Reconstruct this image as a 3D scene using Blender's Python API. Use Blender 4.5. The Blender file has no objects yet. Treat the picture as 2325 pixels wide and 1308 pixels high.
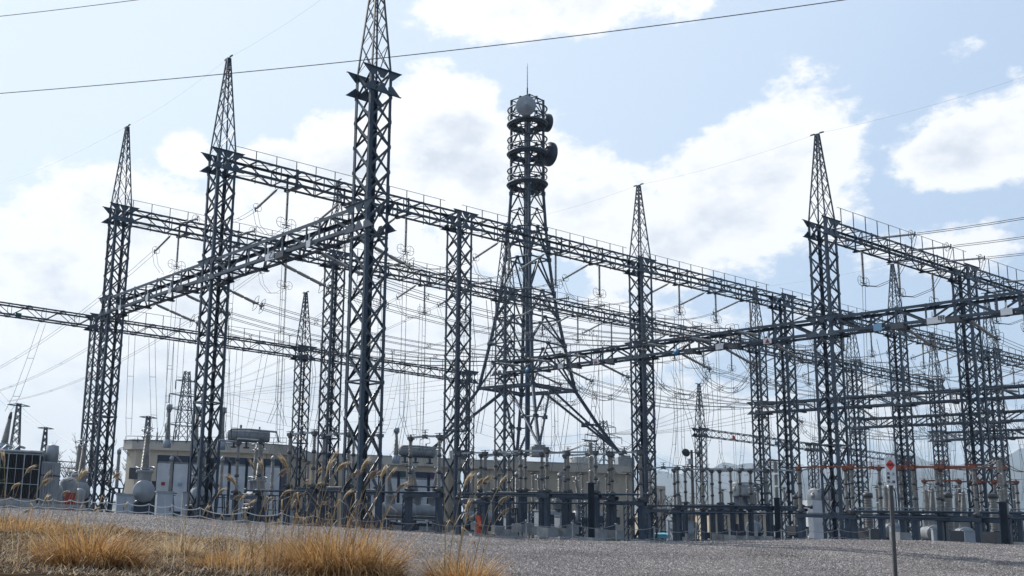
import bpy, math, random
import numpy as np
from mathutils import Vector, Matrix
R = math.radians
rnd = random.Random(7)
scene = bpy.context.scene
col = scene.collection

# ------------------------------------------------------------------ camera
W, H = 2325, 1308
F, PITCH, ROLL, CX, CY = 2377.694, 0.192161, 0.048265, 626.636, 709.322
EYE = 1.6
cam_d = bpy.data.cameras.new('camera')
cam = bpy.data.objects.new('camera', cam_d); col.objects.link(cam); scene.camera = cam
cam_d.sensor_width = 36; cam_d.lens = 36 * F / W
cam_d.shift_x = (W / 2 - CX) / W; cam_d.shift_y = (CY - H / 2) / W
cam_d.clip_start = .1; cam_d.clip_end = 60000
_r0 = Vector((1, 0, 0)); _u0 = Vector((0, -math.sin(PITCH), math.cos(PITCH))); _f0 = Vector((0, math.cos(PITCH), math.sin(PITCH)))
_r = _r0 * math.cos(ROLL) + _u0 * math.sin(ROLL); _u = -_r0 * math.sin(ROLL) + _u0 * math.cos(ROLL)
m = Matrix((( _r.x, _u.x, -_f0.x, 0), (_r.y, _u.y, -_f0.y, 0), (_r.z, _u.z, -_f0.z, EYE), (0, 0, 0, 1)))
cam.matrix_world = m

def at(u, v, d):
    """world point seen at photo pixel (u,v) and forward distance d"""
    X, Y = u - CX, v - CY
    x = (math.cos(ROLL) * X + math.sin(ROLL) * Y) / F
    y = -(-math.sin(ROLL) * X + math.cos(ROLL) * Y) / F
    w = Vector((x, math.cos(PITCH) - math.sin(PITCH) * y, math.sin(PITCH) + math.cos(PITCH) * y))
    w *= d / w.y
    return Vector((w.x, w.y, w.z + EYE))

# ------------------------------------------------------------------ sun, sky
SUN_AZ, SUN_EL = R(-38), R(40)          # azimuth clockwise from +Y
sd = bpy.data.lights.new('sun', 'SUN'); sd.energy = 4.0; sd.angle = R(.5); sd.color = (1, .95, .87)
so = bpy.data.objects.new('sun', sd); col.objects.link(so)
tos = Vector((math.sin(SUN_AZ) * math.cos(SUN_EL), math.cos(SUN_AZ) * math.cos(SUN_EL), math.sin(SUN_EL)))
so.rotation_euler = tos.to_track_quat('Z', 'Y').to_euler()
so.location = (-40, 60, 80)
world = bpy.data.worlds.new('World'); scene.world = world; world.use_nodes = True
wn, wl = world.node_tree.nodes, world.node_tree.links
wn.clear()
def N(tree_nodes, t, **k):
    n = tree_nodes.new(t)
    for a, b in k.items(): setattr(n, a, b)
    return n
def wmath(op, a, b=None, clamp=False):
    n = wn.new('ShaderNodeMath'); n.operation = op; n.use_clamp = clamp
    for i, s in enumerate((a, b)):
        if s is None: continue
        if isinstance(s, (int, float)): n.inputs[i].default_value = s
        else: wl.new(s, n.inputs[i])
    return n.outputs[0]
tc = wn.new('ShaderNodeTexCoord')
sky = wn.new('ShaderNodeTexSky'); sky.sky_type = 'NISHITA'; sky.sun_disc = False
sky.sun_elevation = SUN_EL; sky.sun_rotation = SUN_AZ; sky.air_density = 1.0; sky.dust_density = .8; sky.ozone_density = 1.5
sep = wn.new('ShaderNodeSeparateXYZ'); wl.new(tc.outputs['Generated'], sep.inputs[0])
az = wmath('ARCTAN2', sep.outputs[0], sep.outputs[1]); el = wmath('ARCSINE', sep.outputs[2])
# cloud banks: (azimuth, elevation, half width, half height) in degrees of the sky
def sky_pt(u, v):
    p = at(u, v, 1.0) - Vector((0, 0, EYE)); p.normalize()
    return math.atan2(p.x, p.y), math.asin(p.z)
CLOUDS = [(1270, 10, 330, 95, .9), (1120, 45, 190, 60, .6), (1000, 330, 150, 145, 1.15), (800, 380, 170, 110, 1.05), (640, 400, 120, 90, .9),
          (430, 350, 80, 70, .75), (300, 520, 260, 130, 1.0), (60, 600, 260, 110, 1.05), (230, 700, 420, 130, 1.), (640, 600, 420, 170, 1.05), (1130, 440, 170, 160, 1.1),
          (1350, 480, 190, 110, 1.05), (1480, 560, 170, 120, .9), (1775, 385, 165, 150, 1.15), (1690, 500, 170, 105, 1.05), (1880, 470, 90, 100, .6),
          (2200, 340, 160, 80, 1.0), (2300, 300, 130, 80, .85), (2160, 560, 190, 60, .62), (2240, 90, 80, 50, .22), (2120, 190, 60, 60, .24),
          (500, 860, 900, 170, .95), (1500, 960, 600, 110, .75), (1000, 760, 700, 120, .9), (300, 1000, 700, 100, .8)]
acc = None
for (u, v, a, b, s) in CLOUDS:
    c = sky_pt(u, v); ca = a / 2378; cb = b / 2378
    dx = wmath('MULTIPLY', wmath('SUBTRACT', az, c[0]), 1 / ca); dy = wmath('MULTIPLY', wmath('SUBTRACT', el, c[1]), 1 / cb)
    r2 = wmath('ADD', wmath('MULTIPLY', dx, dx), wmath('MULTIPLY', dy, dy))
    g = wmath('MULTIPLY', wmath('POWER', 2.718, wmath('MULTIPLY', r2, -.75)), s)
    acc = g if acc is None else wmath('MAXIMUM', acc, g)
def wnoise(scale, detail, rough, stretch=(1, 1, 1.5)):
    mp = wn.new('ShaderNodeMapping'); mp.inputs['Scale'].default_value = stretch; wl.new(tc.outputs['Generated'], mp.inputs[0])
    n = wn.new('ShaderNodeTexNoise'); n.inputs['Scale'].default_value = scale; n.inputs['Detail'].default_value = detail
    n.inputs['Roughness'].default_value = rough; wl.new(mp.outputs[0], n.inputs['Vector']); return n.outputs['Fac']
n1 = wnoise(9, 12, .58); n2 = wnoise(26, 8, .6)
dens = wmath('ADD', acc, wmath('ADD', wmath('MULTIPLY', wmath('SUBTRACT', n1, .5), 1.05), wmath('ADD', wmath('MULTIPLY', wmath('SUBTRACT', n2, .5), .85), wmath('MULTIPLY', wmath('SUBTRACT', wnoise(80, 6, .6), .5), .3))))
mr = wn.new('ShaderNodeMapRange'); mr.interpolation_type = 'SMOOTHSTEP'
mr.inputs['From Min'].default_value = .34; mr.inputs['From Max'].default_value = .58; wl.new(dens, mr.inputs['Value'])
mask = mr.outputs[0]
# thick parts of a cloud are greyer than its thin bright rim
mr2 = wn.new('ShaderNodeMapRange'); mr2.interpolation_type = 'SMOOTHSTEP'
mr2.inputs['From Min'].default_value = .68; mr2.inputs['From Max'].default_value = 1.45; wl.new(wmath('ADD', dens, wmath('MULTIPLY', wmath('SUBTRACT', wnoise(13, 6, .5), .5), .9)), mr2.inputs['Value'])
SKY_K = .1
cloudc = wn.new('ShaderNodeMix'); cloudc.data_type = 'RGBA'
cloudc.inputs['A'].default_value = (.96 / SKY_K, .963 / SKY_K, .975 / SKY_K, 1); cloudc.inputs['B'].default_value = (.63 / SKY_K, .68 / SKY_K, .76 / SKY_K, 1)
wl.new(mr2.outputs[0], cloudc.inputs['Factor'])
# a thin high veil pales the open sky
veil = wn.new('ShaderNodeMix'); veil.data_type = 'RGBA'; 
dt = wn.new('ShaderNodeVectorMath'); dt.operation = 'DOT_PRODUCT'; wl.new(tc.outputs['Generated'], dt.inputs[0]); dt.inputs[1].default_value = tos
vr = wn.new('ShaderNodeMapRange'); vr.inputs['From Min'].default_value = -.5; vr.inputs['From Max'].default_value = .55; vr.inputs['To Min'].default_value = .1; vr.inputs['To Max'].default_value = .88
wl.new(dt.outputs['Value'], vr.inputs['Value']); wl.new(vr.outputs[0], veil.inputs['Factor'])
vc = wn.new('ShaderNodeMix'); vc.data_type = 'RGBA'; vc.inputs['A'].default_value = (.53 / SKY_K, .665 / SKY_K, .86 / SKY_K, 1); vc.inputs['B'].default_value = (.74 / SKY_K, .835 / SKY_K, .93 / SKY_K, 1)
vr2 = wn.new('ShaderNodeMapRange'); vr2.inputs['From Min'].default_value = .45; vr2.inputs['From Max'].default_value = .86; wl.new(dt.outputs['Value'], vr2.inputs['Value'])
wl.new(vr2.outputs[0], vc.inputs['Factor']); wl.new(vc.outputs['Result'], veil.inputs['B']); wl.new(sky.outputs[0], veil.inputs['A'])
lp = wmath('MULTIPLY', mask, .95)
mixc = wn.new('ShaderNodeMix'); mixc.data_type = 'RGBA'
wl.new(lp, mixc.inputs['Factor']); wl.new(veil.outputs['Result'], mixc.inputs['A']); wl.new(cloudc.outputs['Result'], mixc.inputs['B'])
bg = wn.new('ShaderNodeBackground'); bg.inputs['Strength'].default_value = SKY_K
wl.new(mixc.outputs['Result'], bg.inputs[0])
wo = wn.new('ShaderNodeOutputWorld'); wl.new(bg.outputs[0], wo.inputs[0])
vs = scene.view_settings; vs.view_transform = 'Standard'; vs.look = 'None'; vs.gamma = 1; vs.use_curve_mapping = False; vs.exposure = 0.24
try:
    scene.cycles.max_bounces = 6; scene.cycles.volume_bounces = 0
except Exception: pass

# ------------------------------------------------------------------ materials
def mat(name, color, rough=.6, metal=0, noise=None, bump=0, bscale=40, spec=.5):
    """noise = (second colour, scale, low, high)"""
    M = bpy.data.materials.new(name); M.use_nodes = True
    n, l = M.node_tree.nodes, M.node_tree.links; b = n['Principled BSDF']
    b.inputs['Base Color'].default_value = (*color, 1); b.inputs['Roughness'].default_value = rough; b.inputs['Metallic'].default_value = metal
    b.inputs['Specular IOR Level'].default_value = spec
    t = n.new('ShaderNodeTexCoord')
    if noise:
        c2, sc, lo, hi = noise
        x = n.new('ShaderNodeTexNoise'); x.inputs['Scale'].default_value = sc; x.inputs['Detail'].default_value = 6; l.new(t.outputs['Object'], x.inputs['Vector'])
        r = n.new('ShaderNodeMapRange'); r.inputs['From Min'].default_value = lo; r.inputs['From Max'].default_value = hi; l.new(x.outputs['Fac'], r.inputs['Value'])
        mx = n.new('ShaderNodeMix'); mx.data_type = 'RGBA'; mx.inputs['A'].default_value = (*color, 1); mx.inputs['B'].default_value = (*c2, 1)
        l.new(r.outputs[0], mx.inputs['Factor']); l.new(mx.outputs['Result'], b.inputs['Base Color'])
    if bump:
        x = n.new('ShaderNodeTexNoise'); x.inputs['Scale'].default_value = bscale; l.new(t.outputs['Object'], x.inputs['Vector'])
        bm = n.new('ShaderNodeBump'); bm.inputs['Strength'].default_value = bump; l.new(x.outputs['Fac'], bm.inputs['Height']); l.new(bm.outputs[0], b.inputs['Normal'])
    return M
M_STEEL = mat('painted_steel', (.013, .028, .052), .45, 0, ((.028, .053, .088), 1.1, .35, .7), spec=.5)
M_STEEL2 = mat('bracing_steel', (.010, .021, .040), .36, 0, ((.024, .042, .066), 2.3, .4, .75), spec=.7)
M_GUSSET = mat('gusset_steel', (.038, .06, .088), .5, 0, ((.06, .085, .115), 3, .4, .7))
M_GALV = mat('galvanised_steel', (.30, .32, .34), .38, .6, ((.2, .22, .25), 3, .4, .7))
M_WIRE = mat('aluminium_wire', (.05, .055, .065), .38, .5)
M_CABLE = mat('black_cable', (.02, .02, .024), .6)
M_PORC = mat('grey_porcelain', (.30, .29, .275), .3, 0, ((.18, .18, .175), 2, .35, .7), spec=.7)
M_ROD = mat('string_porcelain', (.36, .355, .345), .3, 0, ((.28, .28, .275), 2, .35, .7), spec=.7)
M_CAP = mat('cast_fitting', (.06, .065, .075), .5)
M_CONC = mat('concrete', (.22, .24, .26), .85, 0, ((.30, .31, .31), 2.5, .35, .65), .3, 30)
M_WHITE = mat('grey_white_paint', (.33, .37, .42), .5, 0, ((.25, .29, .34), 1.5, .4, .75))
M_ENCL = mat('enclosure_panel', (.54, .57, .61), .55, 0, ((.38, .41, .45), .8, .35, .75))
M_TANK = mat('tank_paint', (.27, .29, .315), .4, 0, ((.19, .21, .23), 1.7, .4, .75))
M_BLUE = mat('dark_blue_band', (.02, .035, .065), .5)
M_BEIGE = mat('beige_wall', (.48, .425, .345), .85, 0, ((.41, .36, .295), .5, .35, .7), .15, 12)
M_FASCIA = mat('roof_fascia', (.50, .475, .43), .8, 0, ((.42, .40, .36), .7, .3, .7))
M_DARK = mat('dark_radiator', (.012, .016, .024), .5)
M_GLASS = mat('dark_window', (.02, .03, .045), .15)
M_RED = mat('red_paint', (.24, .02, .015), .5)
M_ORANGE = mat('orange_paint', (.19, .045, .022), .6, 0, ((.10, .03, .02), 4, .4, .7))
M_SIGNW = mat('sign_white', (.62, .63, .65), .45, 0, ((.62, .64, .66), 3, .5, .8))
M_SIGNR = mat('sign_red', (.72, .06, .045), .45)
M_INK = mat('sign_ink', (.012, .012, .018), .6)
M_SIGNB = mat('sign_blue', (.04, .20, .40), .5)
M_SIGNLB = mat('sign_light_blue', (.16, .32, .46), .5)
M_TARP = mat('blue_sheet', (.12, .42, .55), .5)
M_ROPE = mat('white_chain', (.62, .62, .62), .55)
M_BARK = mat('bark', (.09, .075, .065), .9, 0, ((.05, .042, .038), 8, .35, .7))
M_PINE = mat('pine_needles', (.05, .085, .02), .7, 0, ((.09, .12, .03), 5, .4, .7))
M_GREEN = mat('green_box', (.03, .16, .12), .5)
def leafy(name, ca, cb, trans=.35):
    M = bpy.data.materials.new(name); M.use_nodes = True
    n, l = M.node_tree.nodes, M.node_tree.links; b = n['Principled BSDF']; b.inputs['Roughness'].default_value = .6
    b.inputs['Specular IOR Level'].default_value = .35
    g = n.new('ShaderNodeNewGeometry'); mx = n.new('ShaderNodeMix'); mx.data_type = 'RGBA'
    mx.inputs['A'].default_value = (*ca, 1); mx.inputs['B'].default_value = (*cb, 1)
    l.new(g.outputs['Random Per Island'], mx.inputs['Factor']); l.new(mx.outputs['Result'], b.inputs['Base Color'])
    tr = n.new('ShaderNodeBsdfTranslucent'); l.new(mx.outputs['Result'], tr.inputs[0])
    ms = n.new('ShaderNodeMixShader'); ms.inputs[0].default_value = trans; l.new(b.outputs[0], ms.inputs[1]); l.new(tr.outputs[0], ms.inputs[2])
    l.new(ms.outputs[0], n['Material Output'].inputs[0]); return M
M_STRAW = leafy('straw', (.30, .17, .075), (.78, .62, .40), .4)
M_STRAW2 = leafy('tawny_grass', (.20, .092, .032), (.72, .46, .20), .38)
M_LITTER = leafy('dead_litter', (.06, .04, .03), (.45, .34, .24), .2)
M_PLUME = leafy('plume', (.55, .44, .30), (.85, .76, .60), .55)
M_STEM = leafy('stem', (.26, .18, .09), (.46, .34, .19), .2)

# gravel: each stone gets its own grey
M_GRAVEL = bpy.data.materials.new('gravel'); M_GRAVEL.use_nodes = True
n, l = M_GRAVEL.node_tree.nodes, M_GRAVEL.node_tree.links; b = n['Principled BSDF']; b.inputs['Roughness'].default_value = .9; b.inputs['Specular IOR Level'].default_value = .05
t = n.new('ShaderNodeTexCoord')
vo = n.new('ShaderNodeTexVoronoi'); vo.inputs['Scale'].default_value = 15; l.new(t.outputs['Object'], vo.inputs['Vector'])
vo2 = n.new('ShaderNodeTexVoronoi'); vo2.inputs['Scale'].default_value = 29; l.new(t.outputs['Object'], vo2.inputs['Vector'])
sp = n.new('ShaderNodeSeparateColor'); l.new(vo.outputs['Color'], sp.inputs[0])
sp2 = n.new('ShaderNodeSeparateColor'); l.new(vo2.outputs['Color'], sp2.inputs[0])
av = n.new('ShaderNodeMix'); av.data_type = 'FLOAT'; av.inputs['Factor'].default_value = .42; l.new(sp.outputs[0], av.inputs['A']); l.new(sp2.outputs[1], av.inputs['B'])
cr = n.new('ShaderNodeValToRGB'); e = cr.color_ramp.elements
e[0].position = .22; e[0].color = (.02, .02, .024, 1); e[1].position = .86; e[1].color = (.40, .365, .35, 1)
x = cr.color_ramp.elements.new(.45); x.color = (.095, .085, .087, 1); x = cr.color_ramp.elements.new(.68); x.color = (.19, .17, .165, 1)
l.new(av.outputs['Result'], cr.inputs[0])
ns = n.new('ShaderNodeTexNoise'); ns.inputs['Scale'].default_value = .22; ns.inputs['Detail'].default_value = 5; l.new(t.outputs['Object'], ns.inputs['Vector'])
nr = n.new('ShaderNodeMapRange'); nr.inputs['From Min'].default_value = .3; nr.inputs['From Max'].default_value = .7; nr.inputs['To Min'].default_value = 1.05; nr.inputs['To Max'].default_value = 1.4; l.new(ns.outputs['Fac'], nr.inputs['Value'])
hs = n.new('ShaderNodeHueSaturation'); l.new(cr.outputs[0], hs.inputs['Color']); l.new(nr.outputs[0], hs.inputs['Value'])
l.new(hs.outputs[0], b.inputs['Base Color'])
bp = n.new('ShaderNodeBump'); bp.inputs['Strength'].default_value = .9; bp.inputs['Distance'].default_value = .05
iv = n.new('ShaderNodeMath'); iv.operation = 'SUBTRACT'; iv.inputs[0].default_value = 1; l.new(vo.outputs['Distance'], iv.inputs[1]); l.new(iv.outputs[0], bp.inputs['Height'])
l.new(bp.outputs[0], b.inputs['Normal'])
M_SOIL = mat('soil', (.022, .016, .012), .95, 0, ((.085, .06, .038), 2.3, .4, .65), .8, 25, spec=0)
M_EARTH = mat('far_ground', (.16, .16, .13), .95, 0, ((.22, .21, .18), .02, .3, .7))
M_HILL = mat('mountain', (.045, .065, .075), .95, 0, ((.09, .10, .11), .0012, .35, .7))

# ------------------------------------------------------------------ mesh builder
class MB:
    def __init__(s): s.v = []; s.f = []; s.sm = []
    def add(s, vs, fs, smooth=False):
        k = len(s.v); s.v += [tuple(q) for q in vs]; s.f += [tuple(i + k for i in q) for q in fs]; s.sm += [smooth] * len(fs)
    def box(s, c, d, rz=0):
        cx, cy, cz = c; dx, dy, dz = d[0] / 2, d[1] / 2, d[2] / 2; ca, sa = math.cos(rz), math.sin(rz); vs = []
        for z in (-dz, dz):
            for (x, y) in ((-dx, -dy), (dx, -dy), (dx, dy), (-dx, dy)): vs.append((cx + x * ca - y * sa, cy + x * sa + y * ca, cz + z))
        s.add(vs, [(3, 2, 1, 0), (4, 5, 6, 7), (0, 1, 5, 4), (1, 2, 6, 5), (2, 3, 7, 6), (3, 0, 4, 7)])
    def bar(s, p, q, w, h=None, up=(0, 0, 1)):
        p = Vector(p); q = Vector(q); d = q - p
        if d.length < 1e-5: return
        d.normalize(); up = Vector(up)
        if abs(d.dot(up)) > .98: up = Vector((1, 0, 0))
        a = d.cross(up).normalized() * (w / 2); b_ = a.cross(d).normalized() * ((h or w) / 2)
        vs = [p - a - b_, p + a - b_, p + a + b_, p - a + b_, q - a - b_, q + a - b_, q + a + b_, q - a + b_]
        s.add(vs, [(3, 2, 1, 0), (4, 5, 6, 7), (0, 1, 5, 4), (1, 2, 6, 5), (2, 3, 7, 6), (3, 0, 4, 7)])
    def tube(s, pts, r, n=6, r2=None, cap=True):
        pts = [Vector(q) for q in pts]; m_ = len(pts); ring = []
        for i, p in enumerate(pts):
            d = (pts[min(i + 1, m_ - 1)] - pts[max(i - 1, 0)]).normalized()
            up = Vector((0, 0, 1)) if abs(d.z) < .95 else Vector((1, 0, 0))
            a = d.cross(up).normalized(); b_ = a.cross(d)
            rr = r if r2 is None else r + (r2 - r) * i / (m_ - 1)
            ring += [p + (a * math.cos(2 * math.pi * k / n) + b_ * math.sin(2 * math.pi * k / n)) * rr for k in range(n)]
        fs = [(i * n + k, i * n + (k + 1) % n, (i + 1) * n + (k + 1) % n, (i + 1) * n + k) for i in range(m_ - 1) for k in range(n)]
        s.add(ring, fs, n > 5)
        if cap: s.add(ring[:n], [tuple(range(n))][::-1]); s.add(ring[-n:], [tuple(range(n))])
    def lathe(s, prof, p, q, n=10):
        """profile [(t along axis in metres, radius)] revolved about the axis p->q"""
        p = Vector(p); d = (Vector(q) - p).normalized(); up = Vector((0, 0, 1)) if abs(d.z) < .95 else Vector((1, 0, 0))
        a = d.cross(up).normalized(); b_ = a.cross(d); ring = []
        for (t_, r_) in prof: ring += [p + d * t_ + (a * math.cos(2 * math.pi * k / n) + b_ * math.sin(2 * math.pi * k / n)) * r_ for k in range(n)]
        m_ = len(prof)
        s.add(ring, [(i * n + k, i * n + (k + 1) % n, (i + 1) * n + (k + 1) % n, (i + 1) * n + k) for i in range(m_ - 1) for k in range(n)], True)
    def ribs(s, p, q, r0, r1, pitch, n=10, taper=1.0):
        L = (Vector(q) - Vector(p)).length; k = max(2, int(L / pitch)); prof = [(0, r0 * .6)]
        for i in range(k):
            z = L * i / k; h = L / k; f = 1 + (taper - 1) * i / k
            prof += [(z, r0 * f), (z + h * .35, r1 * f), (z + h * .55, r1 * f * .97), (z + h * .6, r0 * f)]
        prof += [(L, r0 * taper), (L, 0)]
        s.lathe(prof, p, q, n)
    def torus(s, c, nrm, R_, r, n=20, k=5, a0=0, a1=2 * math.pi):
        c = Vector(c); nrm = Vector(nrm).normalized(); up = Vector((0, 0, 1)) if abs(nrm.z) < .9 else Vector((1, 0, 0))
        a = nrm.cross(up).normalized(); b_ = nrm.cross(a); full = abs(a1 - a0 - 2 * math.pi) < 1e-3
        pts = [c + (a * math.cos(a0 + (a1 - a0) * i / n) + b_ * math.sin(a0 + (a1 - a0) * i / n)) * R_ for i in range(n + (0 if full else 1))]
        m_ = len(pts); ring = []
        for i, p in enumerate(pts):
            o = (p - c).normalized()
            ring += [p + (o * math.cos(2 * math.pi * j / k) + nrm * math.sin(2 * math.pi * j / k)) * r for j in range(k)]
        s.add(ring, [(i * k + j, i * k + (j + 1) % k, ((i + 1) % m_) * k + (j + 1) % k, ((i + 1) % m_) * k + j) for i in range(m_ if full else m_ - 1) for j in range(k)], True)
    def poly(s, pts, nrm, th):
        o = Vector(nrm).normalized() * th / 2; a = [Vector(p) - o for p in pts]; b_ = [Vector(p) + o for p in pts]; n_ = len(pts)
        s.add(a + b_, [tuple(range(n_))[::-1], tuple(range(n_, 2 * n_))] + [(i, (i + 1) % n_, n_ + (i + 1) % n_, n_ + i) for i in range(n_)])
    def mesh(s, name, mt):
        me = bpy.data.meshes.new(name); me.from_pydata(s.v, [], s.f)
        if any(s.sm): me.polygons.foreach_set('use_smooth', s.sm)
        me.materials.append(mt); me.update(); return me
    def build(s, name, mt, parent=None):
        o = bpy.data.objects.new(name, s.mesh(name, mt)); col.objects.link(o)
        if parent is not None: o.parent = parent
        return o
def tag(o, label, cat, group=None, kind=None):
    o['label'] = label; o['category'] = cat
    if group: o['group'] = group
    if kind: o['kind'] = kind
    return o
def empty(name, loc, rz, label, cat, group=None):
    o = bpy.data.objects.new(name, None); col.objects.link(o); o.location = loc; o.rotation_euler = (0, 0, rz); o.empty_display_size = .5
    return tag(o, label, cat, group)
KIDS = {}
def kids(o): return [c for c in bpy.data.objects if c.parent == o]
def copy_tree(o, loc, rz, label, group=None):
    """copy a thing, its parts and their sub-parts; meshes are shared"""
    if o.name not in KIDS: KIDS[o.name] = [(c, kids(c)) for c in kids(o)]
    r = o.copy(); col.objects.link(r); r.location = loc; r.rotation_euler = (0, 0, rz); r['label'] = label
    if group: r['group'] = group
    for c, gs in KIDS[o.name]:
        d = c.copy(); col.objects.link(d); d.parent = r
        for g in gs:
            e_ = g.copy(); col.objects.link(e_); e_.parent = d
    return r

# ------------------------------------------------------------------ substation grid
S = 1.25
YAW, X0, Y0, SA, SB = 1.011869, 3.910008 * S, 44.304 * S, 17.697903 * S, 13.792479 * S
DA = Vector((math.sin(YAW), math.cos(YAW), 0)); DB = Vector((-math.cos(YAW), math.sin(YAW), 0))
RZ = math.atan2(DA.y, DA.x)
BASE = EYE - .43 - .35
ZL, ZU, ZA = EYE + 13 * S, EYE + 19.262 * S, EYE + 25.448 * S
HB, HL, CW = 1.3, 1.5, 1.44
def G(a, b_, z): p = Vector((X0, Y0, 0)) + DA * (a * SA) + DB * (b_ * SB); p.z = z; return p
UA, UB = (1, 0, 0), (0, 1, 0)
ORD = ('first', 'second', 'third', 'fourth', 'fifth', 'sixth', 'seventh', 'eighth', 'ninth')

# ------------------------------------------------------------------ ground
TU = [-500, 0, 220, 400, 560, 800, 1000, 1200, 1500, 1900, 2150, 2325, 2900]
TD = [10, 14, 20, 28, 42]
TR = np.array([[1325, 1280, 1225, 1178, 1146], [1335, 1290, 1232, 1184, 1154], [1342, 1300, 1242, 1194, 1163], [1350, 1308, 1252, 1204, 1173],
               [1358, 1314, 1262, 1217, 1189], [1378, 1325, 1276, 1238, 1200], [1400, 1350, 1300, 1262, 1213], [1420, 1372, 1325, 1284, 1227],
               [1430, 1385, 1340, 1296, 1233], [1440, 1395, 1350, 1303, 1226], [1450, 1402, 1354, 1308, 1230], [1460, 1410, 1360, 1312, 1239], [1480, 1430, 1380, 1330, 1262]], float)
TZ = np.array([[at(u, TR[i][j], d).z for j, d in enumerate(TD)] for i, u in enumerate(TU)])
def terr(u, d):
    rows = [float(np.interp(u, TU, TZ[:, j])) for j in range(5)]
    if d <= 42: z = float(np.interp(d, [0, 3] + TD, [-.05, 0.02] + rows))
    else:
        t_ = min(1, (d - 42) / 14); t_ = t_ * t_ * (3 - 2 * t_); z = rows[4] * (1 - t_) + BASE * t_
    return z
def uof(x, y): return CX + F * (x / y) / math.cos(PITCH) - 30 * (x / y) * 0 if y > 1 else CX
def tz(x, y): return terr(uof(x, y), y)
def gp(u, d):
    """ground point at column u and distance d"""
    x = (u - CX) * math.cos(PITCH) / F * d; return Vector((x, d, terr(u, d)))
us = list(range(-2400, 4300, 50)); ds = [2, 4, 6, 8, 10, 12, 14, 16, 18, 20, 22, 25, 28, 31, 34, 37, 39, 41, 42, 43, 44, 46, 48, 50, 53, 56, 60, 80, 120, 200, 350, 700, 1500, 4000, 9000, 20000]
g = MB(); sr = random.Random(3)
vs_ = []
for d in ds:
    for u in us:
        p = gp(max(-3000, min(4300, u)), d); bumpz = .012 * math.sin(p.x * 1.3 + d * .7) * math.sin(d * .9 + p.x * .31) if d < 60 else 0
        vs_.append((p.x, p.y, p.z + bumpz))
nu = len(us); fs_ = [(i * nu + j, i * nu + j + 1, (i + 1) * nu + j + 1, (i + 1) * nu + j) for i in range(len(ds) - 1) for j in range(nu - 1)]
g.add(vs_, fs_, True); me = g.mesh('ground', M_GRAVEL); me.materials.append(M_EARTH)
far_i = ds.index(350)
for k, p_ in enumerate(me.polygons):
    if k // (nu - 1) >= far_i: p_.material_index = 1
o = bpy.data.objects.new('gravel_ground', me); col.objects.link(o); o['kind'] = 'structure'

GU = [-500, 0, 300, 600, 850, 930, 1000, 1160, 2400]; GD = [31, 30, 28, 25.5, 21, 17.5, 15.6, 14.2, 12]
b_ = MB(); us2 = list(range(-300, 1400, 25)); nn = 22; vs_ = []
for i in range(nn):
    for u in us2:
        dm = float(np.interp(u, GU, GD)) + .8 * math.sin(u * .05) + .5 * math.sin(u * .021 + 2)
        d = 6 + (dm - 6) * i / (nn - 1); p = gp(u, d)
        vs_.append((p.x, p.y, p.z + (.014 + .008 * math.sin(p.x * 2.1) * math.sin(p.y * 1.7) if i < nn - 1 else -.03)))
nu = len(us2); b_.add(vs_, [(i * nu + j, i * nu + j + 1, (i + 1) * nu + j + 1, (i + 1) * nu + j) for i in range(nn - 1) for j in range(nu - 1)], True)
o = b_.build('soil_bank', M_SOIL); o['kind'] = 'structure'

# ------------------------------------------------------------------ mountains, in the haze
def ridge(name, d, pts, seed, depth):
    r_ = random.Random(seed); mb = MB(); top = []; xs = np.linspace(pts[0][0], pts[-1][0], 150)
    ph = [r_.uniform(0, 6) for _ in range(6)]
    rows = []
    for lev in range(7):
        f = lev / 6; row = []
        for u in xs:
            v = float(np.interp(u, [q[0] for q in pts], [q[1] for q in pts])); p = at(u, v, d)
            hgt = p.z + 14 * d / 4000 * sum(math.sin(u * .013 * (k + 1) * 1.7 + ph[k]) / (k + 1) for k in range(6))
            hgt = max(hgt, 5); w_ = (1 - f); k2 = 1 + .05 * math.sin(u * .05 + lev * 2 + ph[0])
            row.append((p.x * (1 - .0), d - depth * w_ * k2, BASE - 3 + (hgt - BASE) * (f ** 1.25)))
        rows += row
    rows += [(q[0], q[1] + depth, BASE - 3) for q in rows[-150:]]
    mb.add(rows, [(i * 150 + j, i * 150 + j + 1, (i + 1) * 150 + j + 1, (i + 1) * 150 + j) for i in range(7) for j in range(149)], True)
    o = mb.build(name, M_HILL); o['kind'] = 'structure'
ridge('mountain_ridge', 6800, [(900, 1190), (1300, 1130), (1500, 1075), (1650, 1050), (1800, 1058), (1950, 1048), (2060, 1034), (2180, 1046), (2330, 1030), (2700, 1070), (3300, 1200)], 1, 1500)
ridge('mountain_ridge', 4600, [(1100, 1205), (1400, 1150), (1600, 1105), (1760, 1080), (1900, 1095), (2050, 1080), (2200, 1060), (2330, 1065), (2700, 1130), (3200, 1262)], 2, 1000)
ridge('hills', 2800, [(-1600, 1100), (-700, 1110), (0, 1137), (500, 1160), (1200, 1186), (1500, 1165), (1700, 1155), (1900, 1170), (2100, 1150), (2330, 1160), (2800, 1230)], 3, 600)

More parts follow.
